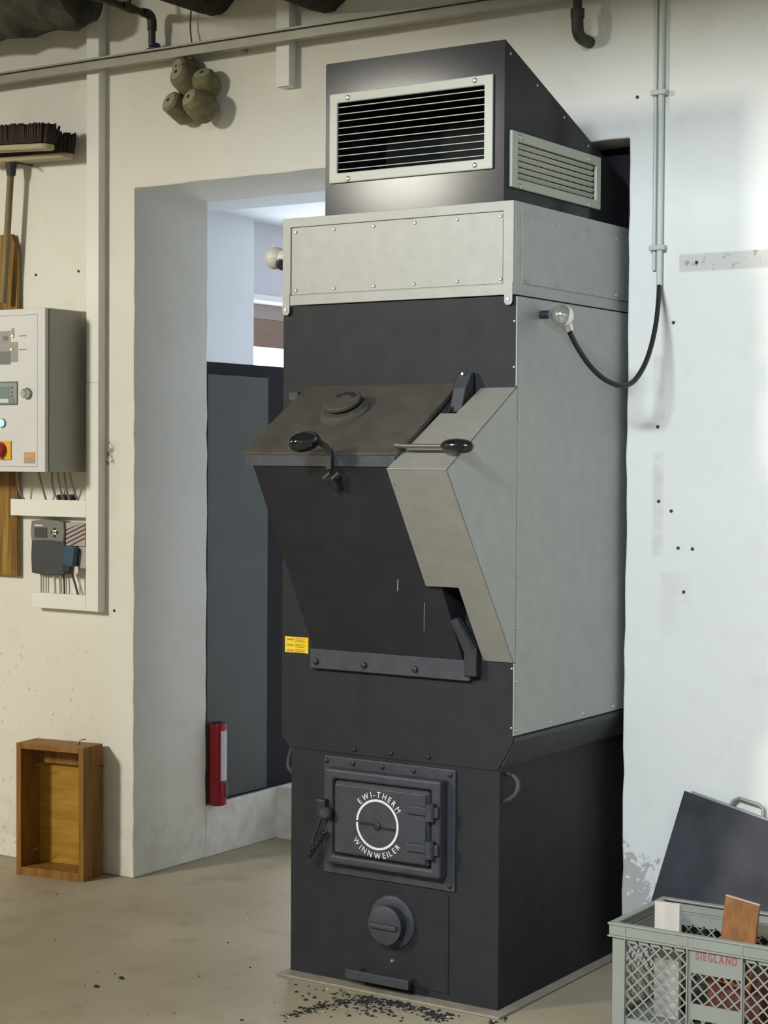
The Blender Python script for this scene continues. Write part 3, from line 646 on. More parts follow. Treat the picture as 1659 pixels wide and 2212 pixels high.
# net floats on a cord
fy = .60
fr = thing('net_float_bunch', (onY(415, 200, fy).x, WY, onY(415, 265, fy).z), 'bunch of olive net floats hanging on a thin cord below the rail', 'floats')
top = onY(414, 102, .628)
obj('cord', tube(BM(), [onY(413, 18, .64), onY(411, 60, .64), onY(415, 100, .632), (top.x+.002, .632, top.z-.07), (top.x, .60, top.z-.16), (top.x, .58, top.z-.26)], .0028, 6, 3), 'cord', fr, smooth=True)
floats = [(405, 152, 26, 4, .042, 0.050, .635), (445, 182, 10, 30, .050, .050, .625), (402, 172, 34, 22, .050, .058, .60), (391, 236, 44, 26, .046, .050, .615), (434, 230, 44, 28, .054, .056, .585)]
for (mx, my, dx, dy, R1, R2, y) in floats:
    C_ = onY(mx, my, y); k = (C_-CAM).dot(F_)/FPX
    ax = R_*dx*k-U_*dy*k+F_*math.hypot(dx, dy)*k*.85
    L = max(ax.length, .085); ax = ax.normalized(); A = C_-ax*L/2
    pr = [(-.004, .012), (-.003, .034), (.004, .041), (L*.25, R1*.95), (L*.5, R1), (L*.75, R2*.96), (L*.92, R2*.72), (L, .018)]
    fo = obj('float', lathe(BM(), pr, A, ax, 22), 'floatm', fr, smooth=True)
    obj('float_end', lathe(BM(), [(-.0075, .009), (-.0075, .024), (-.005, .031), (-.002, .031)], A, ax, 16), 'floatend', fo, smooth=True)
    obj('float_hole', lathe(BM(), [(-.0085, .007), (-.003, .007)], A, ax, 10), 'bolt', fo)
# pipe with blue fitting
pb = onY(328, 100, .605)
pz = onY(322, 40, .60)
pt = thing('elbowed_pipe', (pb.x, WY, pb.z), 'dark pipe from overhead with tee, elbow and blue fitting above the rail', 'pipe')
z0 = pz.z+.012
obj('pipe_length', cyl(BM(), (pb.x, .585, z0), (pb.x, -.6, z0), .0125, 12), 'pipe', pt, smooth=True)
obj('pipe_elbow', tube(BM(), [(pb.x, .555, z0), (pb.x, .585, z0), (pb.x, .600, z0-.008), (pb.x, .606, z0-.03), (pb.x, .606, z0-.055)], .0175, 12, 3), 'pipe', pt, smooth=True)
obj('pipe_tee', tube(BM(), [(pb.x, .50, z0), (pb.x, .44, z0)], .0175, 12), 'pipe', pt, smooth=True)
obj('pipe_stub', cyl(BM(), (pb.x, .48, z0), (pb.x, .48, z0+.07), .008, 10), 'pipe', pt, smooth=True)
obj('pipe_drop', cyl(BM(), (pb.x, .606, z0-.05), (pb.x, .606, pb.z), .0135, 12), 'pipeg', pt, smooth=True)
obj('blue_fitting', lathe(BM(), [(0, .016), (.006, .019), (.012, .022), (.020, .022), (.024, .030), (.040, .030)], (pb.x-.002, .628, pb.z+.016), (-.15, 0, -1), 14), 'bluefit', pt, smooth=True)
# rolled tarpaulin
tq = onY(150, 60, .48); b = BM()
pr = [(0, .02), (.01, .07), (.03, .10)]
x1 = onY(190, 40, .48).x
lathe(b, [(0, .03), (.006, .085), (.02, .115)]+[(.02+.07*k, .118+.008*math.sin(k*1.9)) for k in range(1, 11)]+[(.80, .06)], (x1, .47, tq.z+.115), (-1, 0, .0), 26)
for v in b.verts: v.co += Vector((jit(.006), jit(.008), jit(.006)))
tag(obj('rolled_tarpaulin', b, 'tarp', None, smooth=True), 'dark mottled bundle tucked under the loft at the upper left', 'bundle')
# cable channels
ch = thing('cable_channel', (-2.14, WY, 1.0), 'long white vertical cable channel running down beside the control cabinet', 'cable channel')
CF = .625
cx0, cx1 = onY(187, 300, CF).x, -2.109
obj('channel_trough', box(BM(), cx0, cx1, CF+.004, WY, onY(212, 1322, CF).z, 3.495), 'pvc', ch, bevel=.001, segs=1)
zs = onY(205, 827, CF).z
obj('channel_cover', box(BM(), cx0-.001, cx1+.001, CF, CF+.010, onY(212, 1322, CF).z, zs-.0012), 'pvc', ch, bevel=.001, segs=1)
obj('channel_cover', box(BM(), cx0-.001, cx1+.001, CF, CF+.010, zs+.0012, 3.495), 'pvc', ch, bevel=.001, segs=1)
c2 = thing('cable_channel', (-1.25, WY, 2.9), 'short white cable channel ending on the wall left of the hood', 'cable channel')
x0, x1 = onY(597, 100, CF).x, -1.222
obj('channel_trough', box(BM(), x0, x1, CF+.004, WY, onY(620, 185, CF).z, 3.495), 'pvc', c2, bevel=.001, segs=1)
obj('channel_cover', box(BM(), x0-.001, x1+.001, CF, CF+.010, onY(620, 185, CF).z, 3.495), 'pvc', c2, bevel=.001, segs=1)
hl = -2.60
zc0, zc1 = onY(100, 1115, CF).z, onY(100, 1080, CF).z
h1 = thing('cable_channel', (-2.4, WY, zc0), 'short white horizontal cable channel under the control cabinet', 'cable channel')
xl = onY(23, 1098, CF).x
obj('channel_trough', box(BM(), xl, cx0-.001, CF+.003, WY, zc0, zc1), 'pvc', h1, bevel=.001, segs=1)
obj('channel_cover', box(BM(), xl-.001, cx0-.002, CF, CF+.009, zc0-.001, zc1+.001), 'pvc', h1, bevel=.001, segs=1)
zd0, zd1 = onY(140, 1316, CF).z, onY(140, 1284, CF).z
h2 = thing('cable_channel', (-2.35, WY, zd0), 'lowest white horizontal cable channel below the grey controller', 'cable channel')
xl2 = onY(69, 1298, CF).x
obj('channel_trough', box(BM(), xl2, cx0-.001, CF+.003, WY, zd0, zd1), 'pvc', h2, bevel=.001, segs=1)
obj('channel_cover', box(BM(), xl2-.001, cx0-.002, CF, CF+.009, zd0-.001, zd1+.001), 'pvc', h2, bevel=.001, segs=1)

# ================================================================== CONTROL CABINET
CY = .443; CX1 = -2.207; CX0 = -2.72; cz0, cz1 = 1.538, 2.151
cb = thing('control_cabinet', (-2.46, WY, cz0), 'light grey wall control cabinet with display, green lamp and red switch', 'control cabinet')
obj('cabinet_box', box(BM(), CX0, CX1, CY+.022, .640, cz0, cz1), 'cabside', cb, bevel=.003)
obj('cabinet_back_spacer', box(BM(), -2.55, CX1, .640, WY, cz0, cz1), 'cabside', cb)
obj('cabinet_lip', box(BM(), CX0+.004, CX1-.004, CY+.016, CY+.024, cz0+.004, cz1-.004), 'printd', cb)
dr = obj('cabinet_door', box(BM(), CX0, CX1, CY, CY+.017, cz0, cz1), 'cabinet', cb, bevel=.003)
def cf(px, py, y=CY): return onY(px, py, y)
e0, e1 = cf(80, 679), cf(80, 1008)
zt, zb, xr = e0.z, e1.z, cf(81, 840).x
b = BM(); t = .0011
box(b, CX0+.03, xr, CY-.0006, CY, zt-t, zt+t); box(b, CX0+.03, xr, CY-.0006, CY, zb-t, zb+t); box(b, xr-t*.7, xr+t*.7, CY-.0006, CY, zb, zt)
obj('door_outline', b, 'print', dr)
def plate(name, px0, py0, px1, py1, m, par, th=.001, y=CY, bev=0):
    pxm, pym = (px0+px1)/2, (py0+py1)/2
    xa, xb = cf(px0, pym, y).x, cf(px1, pym, y).x; za, zb_ = cf(pxm, py1, y).z, cf(pxm, py0, y).z
    return obj(name, box(BM(), xa, xb, y-th, y, za, zb_), m, par, bevel=bev)
plate('printed_diagram', -30, 716, 23, 760, 'print', dr, .0008)
plate('printed_diagram', 23, 739, 39, 782, 'print', dr, .0009)
plate('printed_diagram', -30, 760, 23, 788, 'printd', dr, .0014)
plate('printed_diagram', 7, 726, 18, 736, 'printd', dr, .0014)
plate('printed_diagram', 25, 709, 31, 724, 'print', dr, .0012)
plate('printed_caption', 41, 724.5, 57, 726.5, 'printd', dr, .0006); plate('printed_caption', 41, 754, 58, 756, 'printd', dr, .0006)
for (px, py) in ((28, 726), (26, 755)):
    q = cf(px, py); l_ = obj('indicator_led', lathe(BM(), [(0, .0065), (.002, .0065), (.003, .005)], q, (0, -1, 0), 14), 'printd', dr)
    obj('led_lens', lathe(BM(), [(0, .0045), (.005, .0042), (.008, .002)], q, (0, -1, 0), 12), 'led', l_)
dp = plate('display', -45, 825, 38.5, 875, 'lcddark', dr, .004, bev=.001)
plate('display_face', -43, 828, 36.5, 872, 'lcdframe', dp, .001, CY-.004)
plate('display_glass', -40, 836, 20, 861, 'lcd', dp, .001, CY-.005)
plate('display_label', -40, 862, 18, 870, 'cabinet', dp, .001, CY-.005)
plate('display_label', 21, 860, 32, 871, 'lcd', dp, .001, CY-.005)
for k in range(3): plate('display_button', 22+1, 835+9*k, 28, 840+9*k, 'printd', dp, .002, CY-.005)
q = cf(60, 850)
obj('door_knob', lathe(BM(), [(0, .021), (.006, .022), (.010, .017), (.022, .016), (.025, .012)], q, (0, -1, 0), 20), 'chrome', dr, smooth=True)
q = cf(6, 914)
gl = obj('green_lamp', lathe(BM(), [(0, .0175), (.004, .0175), (.006, .015)], q, (0, -1, 0), 20), 'printd', dr)
obj('lamp_lens', lathe(BM(), [(0, .0145), (.010, .0145), (.014, .010)], q, (0, -1, 0), 20), 'glow', gl, smooth=True)
sw = plate('main_switch', -22, 952, 25, 993, 'swyel', dr, .006, bev=.0015)
q = cf(2, 972, CY-.006)
kn = obj('switch_collar', lathe(BM(), [(0, .030), (.012, .029), (.018, .026)], q, (0, -1, 0), 22), 'swred', sw, smooth=True)
obj('switch_toggle', box(BM(), q.x-.008, q.x+.008, CY-.045, CY-.02, q.z-.027, q.z+.027), 'swred', kn, bevel=.005)
# emblem: two rounded arches over a printed line
em = plate('emblem', 52.0, 977, 76.3, 1001, 'greige', dr, .0008)
q0, q1 = cf(53.5, 991), cf(75.0, 979); w_ = q1.x-q0.x; h_ = q1.z-q0.z
poly = [(0, 0), (0, .72), (.10, .95), (.28, 1), (.42, .85), (.5, .62), (.58, .85), (.72, 1), (.90, .95), (1, .72), (1, 0), (.78, 0), (.78, .35), (.68, .2), (.58, .2), (.5, .3), (.42, .2), (.32, .2), (.22, .35), (.22, 0)]
obj('emblem_mark', prism(BM(), [(q0.x+x*w_, CY-.0016, q0.z+z*h_) for x, z in poly], (0, .0008, 0)), 'orange', em)
# cables below the cabinet
cabs = [((36, 1035), (42, 1060), (56, 1079), 'long', .62), ((83, 1022), (92, 1055), (101, 1079), '', .62), ((112, 1022), (114, 1055), (128, 1080), '', .62), ((124, 1022), (130, 1055), (139, 1080), '', .61), ((138, 1022), (143, 1055), (151, 1080), '', .61), ((150, 1022), (158, 1055), (171, 1080), '', .61)]
ords = ['leftmost', 'second', 'third', 'fourth', 'fifth', 'rightmost']
for i, (a, m_, c, _, y) in enumerate(cabs):
    A = onY(a[0], 1024, y-.03); A.z = cz0+.002
    lo = onY(*c, .645); lo.z = zc1-.01
    tag(obj('cabinet_cable', tube(BM(), [A, onY(*m_, y), lo], .0042, 8, 5), 'cable', None, smooth=True), 'grey cable between cabinet and channel, %s of the six' % ords[i], 'cable', 'cables under the control cabinet')
b = BM()
for px in (131, 140, 154): 
    q = onY(px, 1075, .655); box(b, q.x-.010, q.x+.009, .646, WY, zc1, q.z+.012)
tag(obj('cable_clip', b, 'bolt', None, bevel=.002), 'black cable clip behind the cables on the white channel', 'clip')

# ================================================================== SMALL CONTROLLER GROUP
CC = .628
ct = thing('heating_controller', (onY(103, 1240, CC).x, WY, onY(103, 1240, CC).z), 'anthracite heating controller with small screen and green-lit keypad', 'controller')
xa, xb = onY(68, 1180, CC).x, onY(139, 1180, CC).x; za, zm, zt = onY(103, 1239, CC).z, onY(103, 1170, CC).z, onY(103, 1126, CC).z
def bulge(x0, x1, z0, z1, arch_t, arch_b, y0, y1):
    n = 8; pts = [(x0+(x1-x0)*i/n, z0-arch_b*math.sin(math.pi*i/n)) for i in range(n+1)]+[(x1+.004, (z0+z1)/2)]+[(x1-(x1-x0)*i/n, z1+arch_t*math.sin(math.pi*i/n)) for i in range(n+1)]+[(x0-.004, (z0+z1)/2)]
    return prism(BM(), [(x, y0, z) for x, z in pts], (0, y1-y0, 0))
obj('controller_body', bulge(xa, xb, za, zm+.006, .004, .006, CC, WY), 'anthr', ct, bevel=.004)
hd = obj('controller_head', bulge(xa+.002, xb-.002, zm, zt, .006, -.004, CC-.004, WY), 'midgrey', ct, bevel=.004)
def cplate(name, px0, py0, px1, py1, m, par, y, th=.0015):
    a = onY((px0+px1)/2, (py0+py1)/2, y)
    return obj(name, box(BM(), onY(px0, py0, y).x, onY(px1, py0, y).x, y-th, y, onY(px0, py1, y).z, onY(px0, py0, y).z), m, par)
cplate('controller_screen', 75, 1139, 102, 1161, 'anthr', hd, CC-.004)
cplate('controller_mark', 75, 1133, 92, 1136, 'white', hd, CC-.004, .001)
q = onY(118, 1150, CC-.004)
for dx, dz in ((0, .013), (0, -.013), (.013, 0), (-.013, 0)):
    obj('keypad_button', lathe(BM(), [(0, .0058), (.004, .005)], q+Vector((dx, 0, dz)), (0, -1, 0), 10), 'bolt', hd)
obj('keypad_light', lathe(BM(), [(0, .009), (.0025, .008)], q, (0, -1, 0), 14), 'led', hd)
obj('keypad_centre', lathe(BM(), [(0, .0055), (.005, .005)], q+Vector((.001, 0, 0)), (0, -1, 0), 10), 'bolt', hd)
sb = thing('striped_box', (onY(163, 1155, .64).x, WY, onY(163, 1180, .64).z), 'small box with diagonal brown stripes beside the grey controller', 'box')
x0, x1 = onY(141, 1150, .635).x, onY(184, 1150, .635).x; z0, z1 = onY(163, 1180, .635).z, onY(163, 1129, .635).z
obj('striped_box_body', box(BM(), x0, x1, .635, WY, z0, z1), 'stripe', sb, bevel=.003)
for k in range(5):
    zc = z0+.010+.017*k; sl_ = .022
    za_, zb_ = max(z0, min(z1, zc-sl_)), max(z0, min(z1, zc+sl_*.9))
    if zb_-za_ < .01: continue
    xa_ = x0+(x1-x0)*max(0, (za_-(zc-sl_))/(1.9*sl_)); xb_ = x0+(x1-x0)*min(1, (zb_-(zc-sl_))/(1.9*sl_))
    zt_ = min(z1, zb_+.006)
    obj('stripe', prism(BM(), [(xa_, .634, za_), (xb_, .634, zb_), (xb_, .634, zt_), (xa_, .634, min(z1, za_+.006))], (0, .001, 0)), 'stripedark', sb)
x0, x1 = onY(171, 1200, .635).x, cx0-.003
tag(obj('junction_box', box(BM(), x0, x1, .630, WY, onY(178, 1228, .635).z, z0-.001), 'greybox', None, bevel=.004), 'pale grey junction box below the striped box', 'junction box')
bp_ = thing('blue_plug', (onY(150, 1235, .6).x, WY, onY(150, 1235, .6).z), 'blue plug adapter hanging at the edge of the grey controller', 'plug')
T = Matrix.Translation(onY(153, 1202, .612)) @ Matrix.Rotation(math.radians(9), 4, 'Y')
obj('plug_body', box(BM(), -.027, .027, -.014, .014, -.036, .038, T), 'bluebox', bp_, bevel=.005)
obj('plug_tail', box(BM(), -.026, .012, -.012, .012, -.066, -.034, T), 'blackcable', bp_, bevel=.005)
obj('plug_socket', box(BM(), -.025, .025, .014, WY-.614, -.034, .036, T), 'blackcable', bp_)
# cables from controller to lower channel
cl = [((88, 1238), (88, 1285), .0035, 'palecable', 'pale cable under the controller, leftmost of the row'), ((93, 1238), (93, 1285), .0035, 'palecable', 'pale cable under the controller, second from the left'),
      ((117, 1240), (119, 1286), .0048, 'palecable', 'thicker pale cable under the middle of the controller'), ((131, 1240), (132, 1286), .0035, 'palecable', 'pale cable just left of the straight black cable'),
      ((137, 1238), (139, 1287), .0035, 'blackcable', 'straight black cable under the right of the controller'), ((154, 1236), (170, 1288), .0040, 'blackcable', 'slanting black cable below the blue plug'),
      ((171, 1227), (172, 1288), .0030, 'palecable', 'pale cable hanging below the junction box')]
for a, c, r, m_, lab in cl:
    A = onY(*a, .648); B = onY(*c, .648); B.z = zd1-.012
    mid = (A+B)/2+Vector((.002, 0, 0))
    tag(obj('controller_cable', tube(BM(), [A, mid, B], r, 8, 3), m_, None, smooth=True), lab, 'cable', 'cables under the controller')

# ================================================================== BROOMS AND BOARD
def broom(name, label, x0, x1, y, zbot, tilt, hx=None, hz=None):
    """broom hung upside down: block, bristles above; x1 is the right end"""
    r = thing(name, ((x0+x1)/2, y, zbot), label, 'broom', 'brooms hung on the wall')
    L = x1-x0; T = Matrix.Translation((x1, y, zbot)) @ Matrix.Rotation(tilt, 4, 'Y')
    # block with round end
    poly = [(-L, -.032), (-.03, -.032)]+[(-.03+.03*math.sin(a), -.032*math.cos(a)) for a in [math.pi*k/8 for k in range(1, 8)]]+[(-.03, .032), (-L, .032)]
    b = prism(BM(), [(px, py, 0) for px, py in poly], (0, 0, .020))
    for v in b.verts: v.co = T @ v.co
    obj('broom_block', b, 'broomwood', r, bevel=.004)
    b = BM(); rng = random.Random(3)
    nx = int(L/.009)
    for i in range(nx):
        for j in range(8):
            px = -L+.008+i*.009; py = -.031+j*.0088
            if px > -.03 and ((px+.03)/.03)**2+(py/.032)**2 > 1.1: continue
            h = .070+rng.uniform(-.006, .006); sx_ = rng.uniform(-.006, .006)+(.008 if px > -.02 else 0); sy_ = rng.uniform(-.006, .006)+py*.2
            q = T @ Vector((px, py, .022)); e = T @ Vector((px+sx_, py+sy_, .022+h))
            lathe(b, [(0, .0066), ((e-q).length*.6, .0074), ((e-q).length, .0045)], q, e-q, 5)
    o = obj('bristles', b, 'bristle', r); o['kind'] = 'stuff'
    if hx:
        fe = obj('broom_socket', cyl(BM(), (hx[0], y, hz[0]+.002), (hx[0], y-.0, hz[0]-.05), .024, 12, .017), 'cast', r, smooth=True)
        obj('broom_handle', tube(BM(), [(hx[0], y, hz[0]-.02), (hx[1], y, hz[1])], .0135, 12), 'handlewood', r, smooth=True)
    return r
q = onY(108, 318, .50); xx0 = q.x-.42
broom('hanging_broom', 'dark bristled broom with pale block, nearer and higher of the two', xx0, onY(112, 315, .50).x, .50, onY(50, 330, .50).z, math.radians(3.0))
hq = onY(24, 352, .60); hq2 = onY(11, 655, .61)
broom('hanging_broom', 'dark bristled broom with long brown handle, behind the pale block broom', onY(153, 335, .60).x-.46, onY(153, 335, .60).x, .60, onY(90, 349, .60).z, math.radians(1.5), (hq.x, hq2.x), (hq.z, hq2.z))
hk = onY(62, 357, .62)
tag(obj('wall_hook', tube(BM(), [(hk.x-.03, WY, hk.z+.008), (hk.x-.03, .60, hk.z+.008), (hk.x-.03, .575, hk.z+.012), (hk.x, .565, hk.z-.004)], .003, 6, 3), 'nail', None, smooth=True), 'small bent wire hook beside the broom handle', 'hook')
bx = onY(38, 600, .645).x; bz0, bz1 = onY(38, 1245, .645).z, onY(20, 506, .645).z
bd = thing('wooden_board', (bx-.10, .655, bz0), 'long varnished wooden board hanging behind the control cabinet', 'board')
poly = [(bx, bz0), (bx, bz1-.09), (bx-.006, bz1-.055), (bx-.022, bz1-.022), (bx-.028, bz1), (bx-.19, bz1), (bx-.20, bz0)]
obj('board_panel', prism(BM(), [(x, .642, z) for x, z in poly], (0, .018, 0)), 'boardwood', bd, bevel=.004)
obj('board_hanger', cyl(BM(), (bx-.11, .655, bz1-.05), (bx-.11, WY, bz1-.05), .006, 8), 'nail', bd)

# ================================================================== WOODEN BOX ON THE FLOOR
A = onZ(35, 1888); B = onZ(180, 1906); ang = math.atan2(B.y-A.y, B.x-A.x); WW = (B-A).length; DD, HH, TT = .128, .505, .016
T = Matrix.Translation((A.x, A.y, 0)) @ Matrix.Rotation(ang, 4, 'Z')
wb = thing('wooden_box', (T @ Vector((WW/2, DD/2, 0))), 'open orange-brown wooden box standing upright against the wall', 'box')
TT2 = .022
obj('box_side', box(BM(), 0, TT2, 0, DD, 0, HH, T), 'boxwood', wb, bevel=.0015); obj('box_side', box(BM(), WW-TT2, WW, 0, DD, 0, HH, T), 'boxwood', wb, bevel=.0015)
obj('box_top', box(BM(), TT2, WW-TT2, 0, DD, HH-TT2, HH, T), 'boxwood', wb, bevel=.0015); obj('box_bottom', box(BM(), TT2, WW-TT2, 0, DD, 0, .030, T), 'boxwood', wb, bevel=.0015)
obj('box_back', box(BM(), TT2, WW-TT2, DD-.008, DD-.002, .030, HH-TT2, T), 'boxback', wb)
obj('box_batten', box(BM(), TT2, WW-TT2, DD-.034, DD-.008, HH-.085, HH-TT2, T), 'boxwood', wb)
def nail(p, q): return obj('nail', tube(BM(), [T @ Vector(p), T @ Vector(q)], .0018, 6), 'nail', wb)
nail((WW-.06, .06, HH-.01), (WW-.055, .058, HH+.02)); nail((WW-.05, .058, HH+.02), (WW-.03, .06, HH+.024)); nail((WW-.005, .10, HH-.08), (WW+.02, .105, HH-.083))
nail((TT2, .04, .075), (TT2+.05, .05, .10)); nail((TT2+.01, .05, HH-.095), (TT2+.06, .05, HH-.085))

# ================================================================== BEHIND THE OPENING: grey cabinet, red extinguisher
gc = thing('grey_cabinet', (-2.25, 1.36, .21), 'tall dull grey cabinet with blue-black edges on the plinth behind the jamb', 'cabinet')
obj('cabinet_body', box(BM(), -2.55, -1.985, 1.115, 1.80, .2155, 1.978), 'backframe', gc, bevel=.004)
obj('cabinet_panel', box(BM(), -1.985, -1.975, 1.118, 1.515, .222, 1.928), 'backcab', gc, bevel=.002)
fe = thing('fire_extinguisher', (-1.945, 1.17, .215), 'narrow red canister with pale label standing beside the grey cabinet', 'extinguisher')
E0 = Vector((-1.940, 1.142, .2105))
obj('canister', lathe(BM(), [(0, .032), (.005, .036), (.318, .036), (.326, .034), (.328, .030)], E0, (0, 0, 1), 24), 'red', fe, smooth=True)
b = BM()
for k in range(7):
    a0, a1 = math.radians(-72+k*12), math.radians(-72+(k+1)*12)
    prism(b, [E0+Vector((.0366*math.sin(-a), -.0366*math.cos(a), z)) if 0 else E0+Vector((.0366*math.cos(a+math.radians(40)), .0366*math.sin(a+math.radians(40)), z)) for a, z in ((a0, .10), (a1, .10), (a1, .30), (a0, .30))], E0*0+Vector((.0006, -.0002, 0)))
obj('canister_label', b, 'redlabel', fe)
obj('canister_valve', lathe(BM(), [(0, .020), (.004, .020), (.006, .012)], E0+Vector((0, 0, .3275)), (0, 0, 1), 12), 'bolt', fe, smooth=True)
obj('hose_clip', tube(BM(), [E0+Vector((.036, .01, .09)), E0+Vector((.044, .008, .06)), E0+Vector((.038, .006, .03))], .004, 8, 3), 'printd', fe)

# ================================================================== CRATE, ITS CONTENTS AND THE LEANING SHEET
cz = .295; C0 = onZ(1312, 1992, cz); X0, Y0 = C0.x, C0.y; X1, Y1 = X0+.60, Y0+.372
cr = thing('plastic_crate', ((X0+X1)/2, (Y0+Y1)/2, 0), 'grey stacking crate with diamond mesh sides and red lettering', 'crate')
b = BM(); t = .012
def rimring(z0, z1, o, w):
    box(b, X0-o, X1+o, Y0-o, Y0-o+w, z0, z1); box(b, X0-o, X1+o, Y1+o-w, Y1+o, z0, z1); box(b, X0-o, X0-o+w, Y0-o+w, Y1+o-w, z0, z1); box(b, X1+o-w, X1+o, Y0-o+w, Y1+o-w, z0, z1)
rimring(cz-.006, cz, 0, .022); 
b2 = b; obj('crate_rim', b, 'crate', cr, bevel=.002); b = BM(); rimring(cz-.034, cz-.007, -.004, .004); obj('rim_apron', b, 'crate', cr)
b = BM(); rimring(cz-.040, cz-.035, 0, .016); obj('crate_ledge', b, 'crate', cr, bevel=.001)
i_ = .010   # walls sit inside the rim
bx0, bx1, by0, by1 = X0+i_, X1-i_, Y0+i_, Y1-i_
obj('crate_floor', box(BM(), bx0+.01, bx1-.01, by0+.01, by1-.01, .006, .016), 'crate', cr)
cw = .044
for (ax, ay) in ((bx0, by0), (bx1-cw, by0), (bx0, by1-cw), (bx1-cw, by1-cw)):
    bb = BM(); th = .005
    if ay == by0: box(bb, ax, ax+cw, by0, by0+th, 0, cz-.034)
    else: box(bb, ax, ax+cw, by1-th, by1, 0, cz-.034)
    if ax == bx0: box(bb, bx0, bx0+th, ay, ay+cw, 0, cz-.034)
    else: box(bb, bx1-th, bx1, ay, ay+cw, 0, cz-.034)
    obj('corner_post', bb, 'crate', cr, bevel=.003)
def lattice(u0, u1, z0, z1, pitch, w, fn, round_c=.0):
    """diamond lattice of crossing bars clipped to a panel; fn maps (u, z, depth) to the room"""
    bm = BM()
    for sgn in (1, -1):
        k = -60
        while k < 60:
            c = k*pitch; k += 1
            # line u - u0 = sgn*(z - z0) + c
            pts = []
            za, zb = z0, z1
            ua, ub = u0+sgn*0+c, u0+sgn*(z1-z0)+c
            def clip(u, z, uo, zo):
                if u < u0: tt = (u0-u)/(uo-u) if uo != u else 2; return (u0, z+(zo-z)*tt, tt)
                if u > u1: tt = (u1-u)/(uo-u) if uo != u else 2; return (u1, z+(zo-z)*tt, tt)
                return (u, z, 0)
            A_ = clip(ua, za, ub, zb); B_ = clip(ub, zb, ua, za)
            if A_[2] < 0 or B_[2] < 0 or A_[2]+B_[2] >= 1: continue
            du, dz = B_[0]-A_[0], B_[1]-A_[1]; L = math.hypot(du, dz)
            if L < .008: continue
            nu, nz = -dz/L*w/2, du/L*w/2
            q = [(A_[0]+nu, A_[1]+nz), (B_[0]+nu, B_[1]+nz), (B_[0]-nu, B_[1]-nz), (A_[0]-nu, A_[1]-nz)]
            d0 = .0005 if sgn > 0 else 0
            vs = [Vector(fn(u, z, d0)) for u, z in q]+[Vector(fn(u, z, .0035+d0)) for u, z in q]
            _add(bm, vs, [(3, 2, 1, 0), (4, 5, 6, 7), (0, 1, 5, 4), (1, 2, 6, 5), (2, 3, 7, 6), (3, 0, 4, 7)])
    return bm
r1 = onY(1486, 2080, by0).x; r2 = onY(1605, 2080, by0).x
fz = cz-.040
PT, BW = .036, .0042
def ffn(u, z, d): return (u, by0+d, z)
def bfn(u, z, d): return (u, by1-d, z)
def lfn(u, z, d): return (bx0+d, u, z)
def rfn(u, z, d): return (bx1-d, u, z)
L0, L1 = bx0+cw, bx1-cw
def wallpart(fn, segs, pair):
    bb = BM()
    for (u0, u1, z0, z1, m_) in segs:
        if m_ == 'mesh': obj('mesh_panel', lattice(u0, u1, z0, z1, PT, BW, fn), 'crate', cr)
        else:
            q = [(u0, z0), (u1, z0), (u1, z1), (u0, z1)]
            vs = [Vector(fn(u, z, 0)) for u, z in q]+[Vector(fn(u, z, .004)) for u, z in q]
            _add(bb, vs, [(3, 2, 1, 0), (4, 5, 6, 7), (0, 1, 5, 4), (1, 2, 6, 5), (2, 3, 7, 6), (3, 0, 4, 7)])
    obj(pair, bb, 'crate', cr)
rw = .005
ctx0, ctx1 = r1+.010, r2-.006
fs = [(L0, r1-rw, .03, fz-.004, 'mesh'), (L0, r1, fz-.012, fz+.002, 's'), (r1-rw, ctx0, .01, fz, 's'), (ctx1, r2+rw, .01, fz, 's'), (ctx0, ctx1, .19, fz, 's'), (ctx0, ctx1, .105, .19, 'mesh'), (ctx0, ctx1, .062, .105, 's'), (ctx0, ctx1, .02, .062, 'mesh'), (r2+rw, L1, .03, fz-.004, 'mesh'), (r2, L1, fz-.012, fz+.002, 's'), (L0, L1, .004, .03, 's')]
wallpart(ffn, fs, 'front_wall'); 
wallpart(bfn, [(L0, L1, .03, fz-.030, 'mesh'), (L0, L1, fz-.034, fz+.002, 's'), (L0, L1, .004, .03, 's'), (r1-rw, r1+rw, .01, fz, 's'), (r2-rw, r2+rw, .01, fz, 's')], 'rear_wall')
M0, M1 = by0+cw, by1-cw
for fn, nm in ((lfn, 'left_wall'), (rfn, 'right_wall')):
    wallpart(fn, [(M0, M1, .03, fz-.05, 'mesh'), (M0, M1, fz-.054, fz+.002, 's'), (M0, M1, .004, .03, 's')], nm)
for x in (L0-.002, r1, r2, L1): obj('rib', box(BM(), x-.002, x+.002, by0-.008, by0, .004, cz-.006), 'crate', cr)
b = BM(); gl = glyphs('SIEGLAND', .034, .022); ta, tb = onY(1503, 2066, by0).x, onY(1592, 2066, by0).x
zt0 = onY(1547, 2080, by0-.001).z
gw = [(min(v.x for v in g_[0]), max(v.x for v in g_[0])) for g_ in gl]
gap = .005; kx = (tb-ta-gap*7)/sum(h-l for l, h in gw); px_ = ta
for (l, h), g_ in zip(gw, gl):
    put_glyph(b, g_, lambda x, y, t, o=px_, l=l: Vector((o+(x-l)*kx, by0-(.0012 if t else 0), zt0+y*.95)), .001)
    px_ += (h-l)*kx+gap
obj('lettering', b, 'cratered', cr)
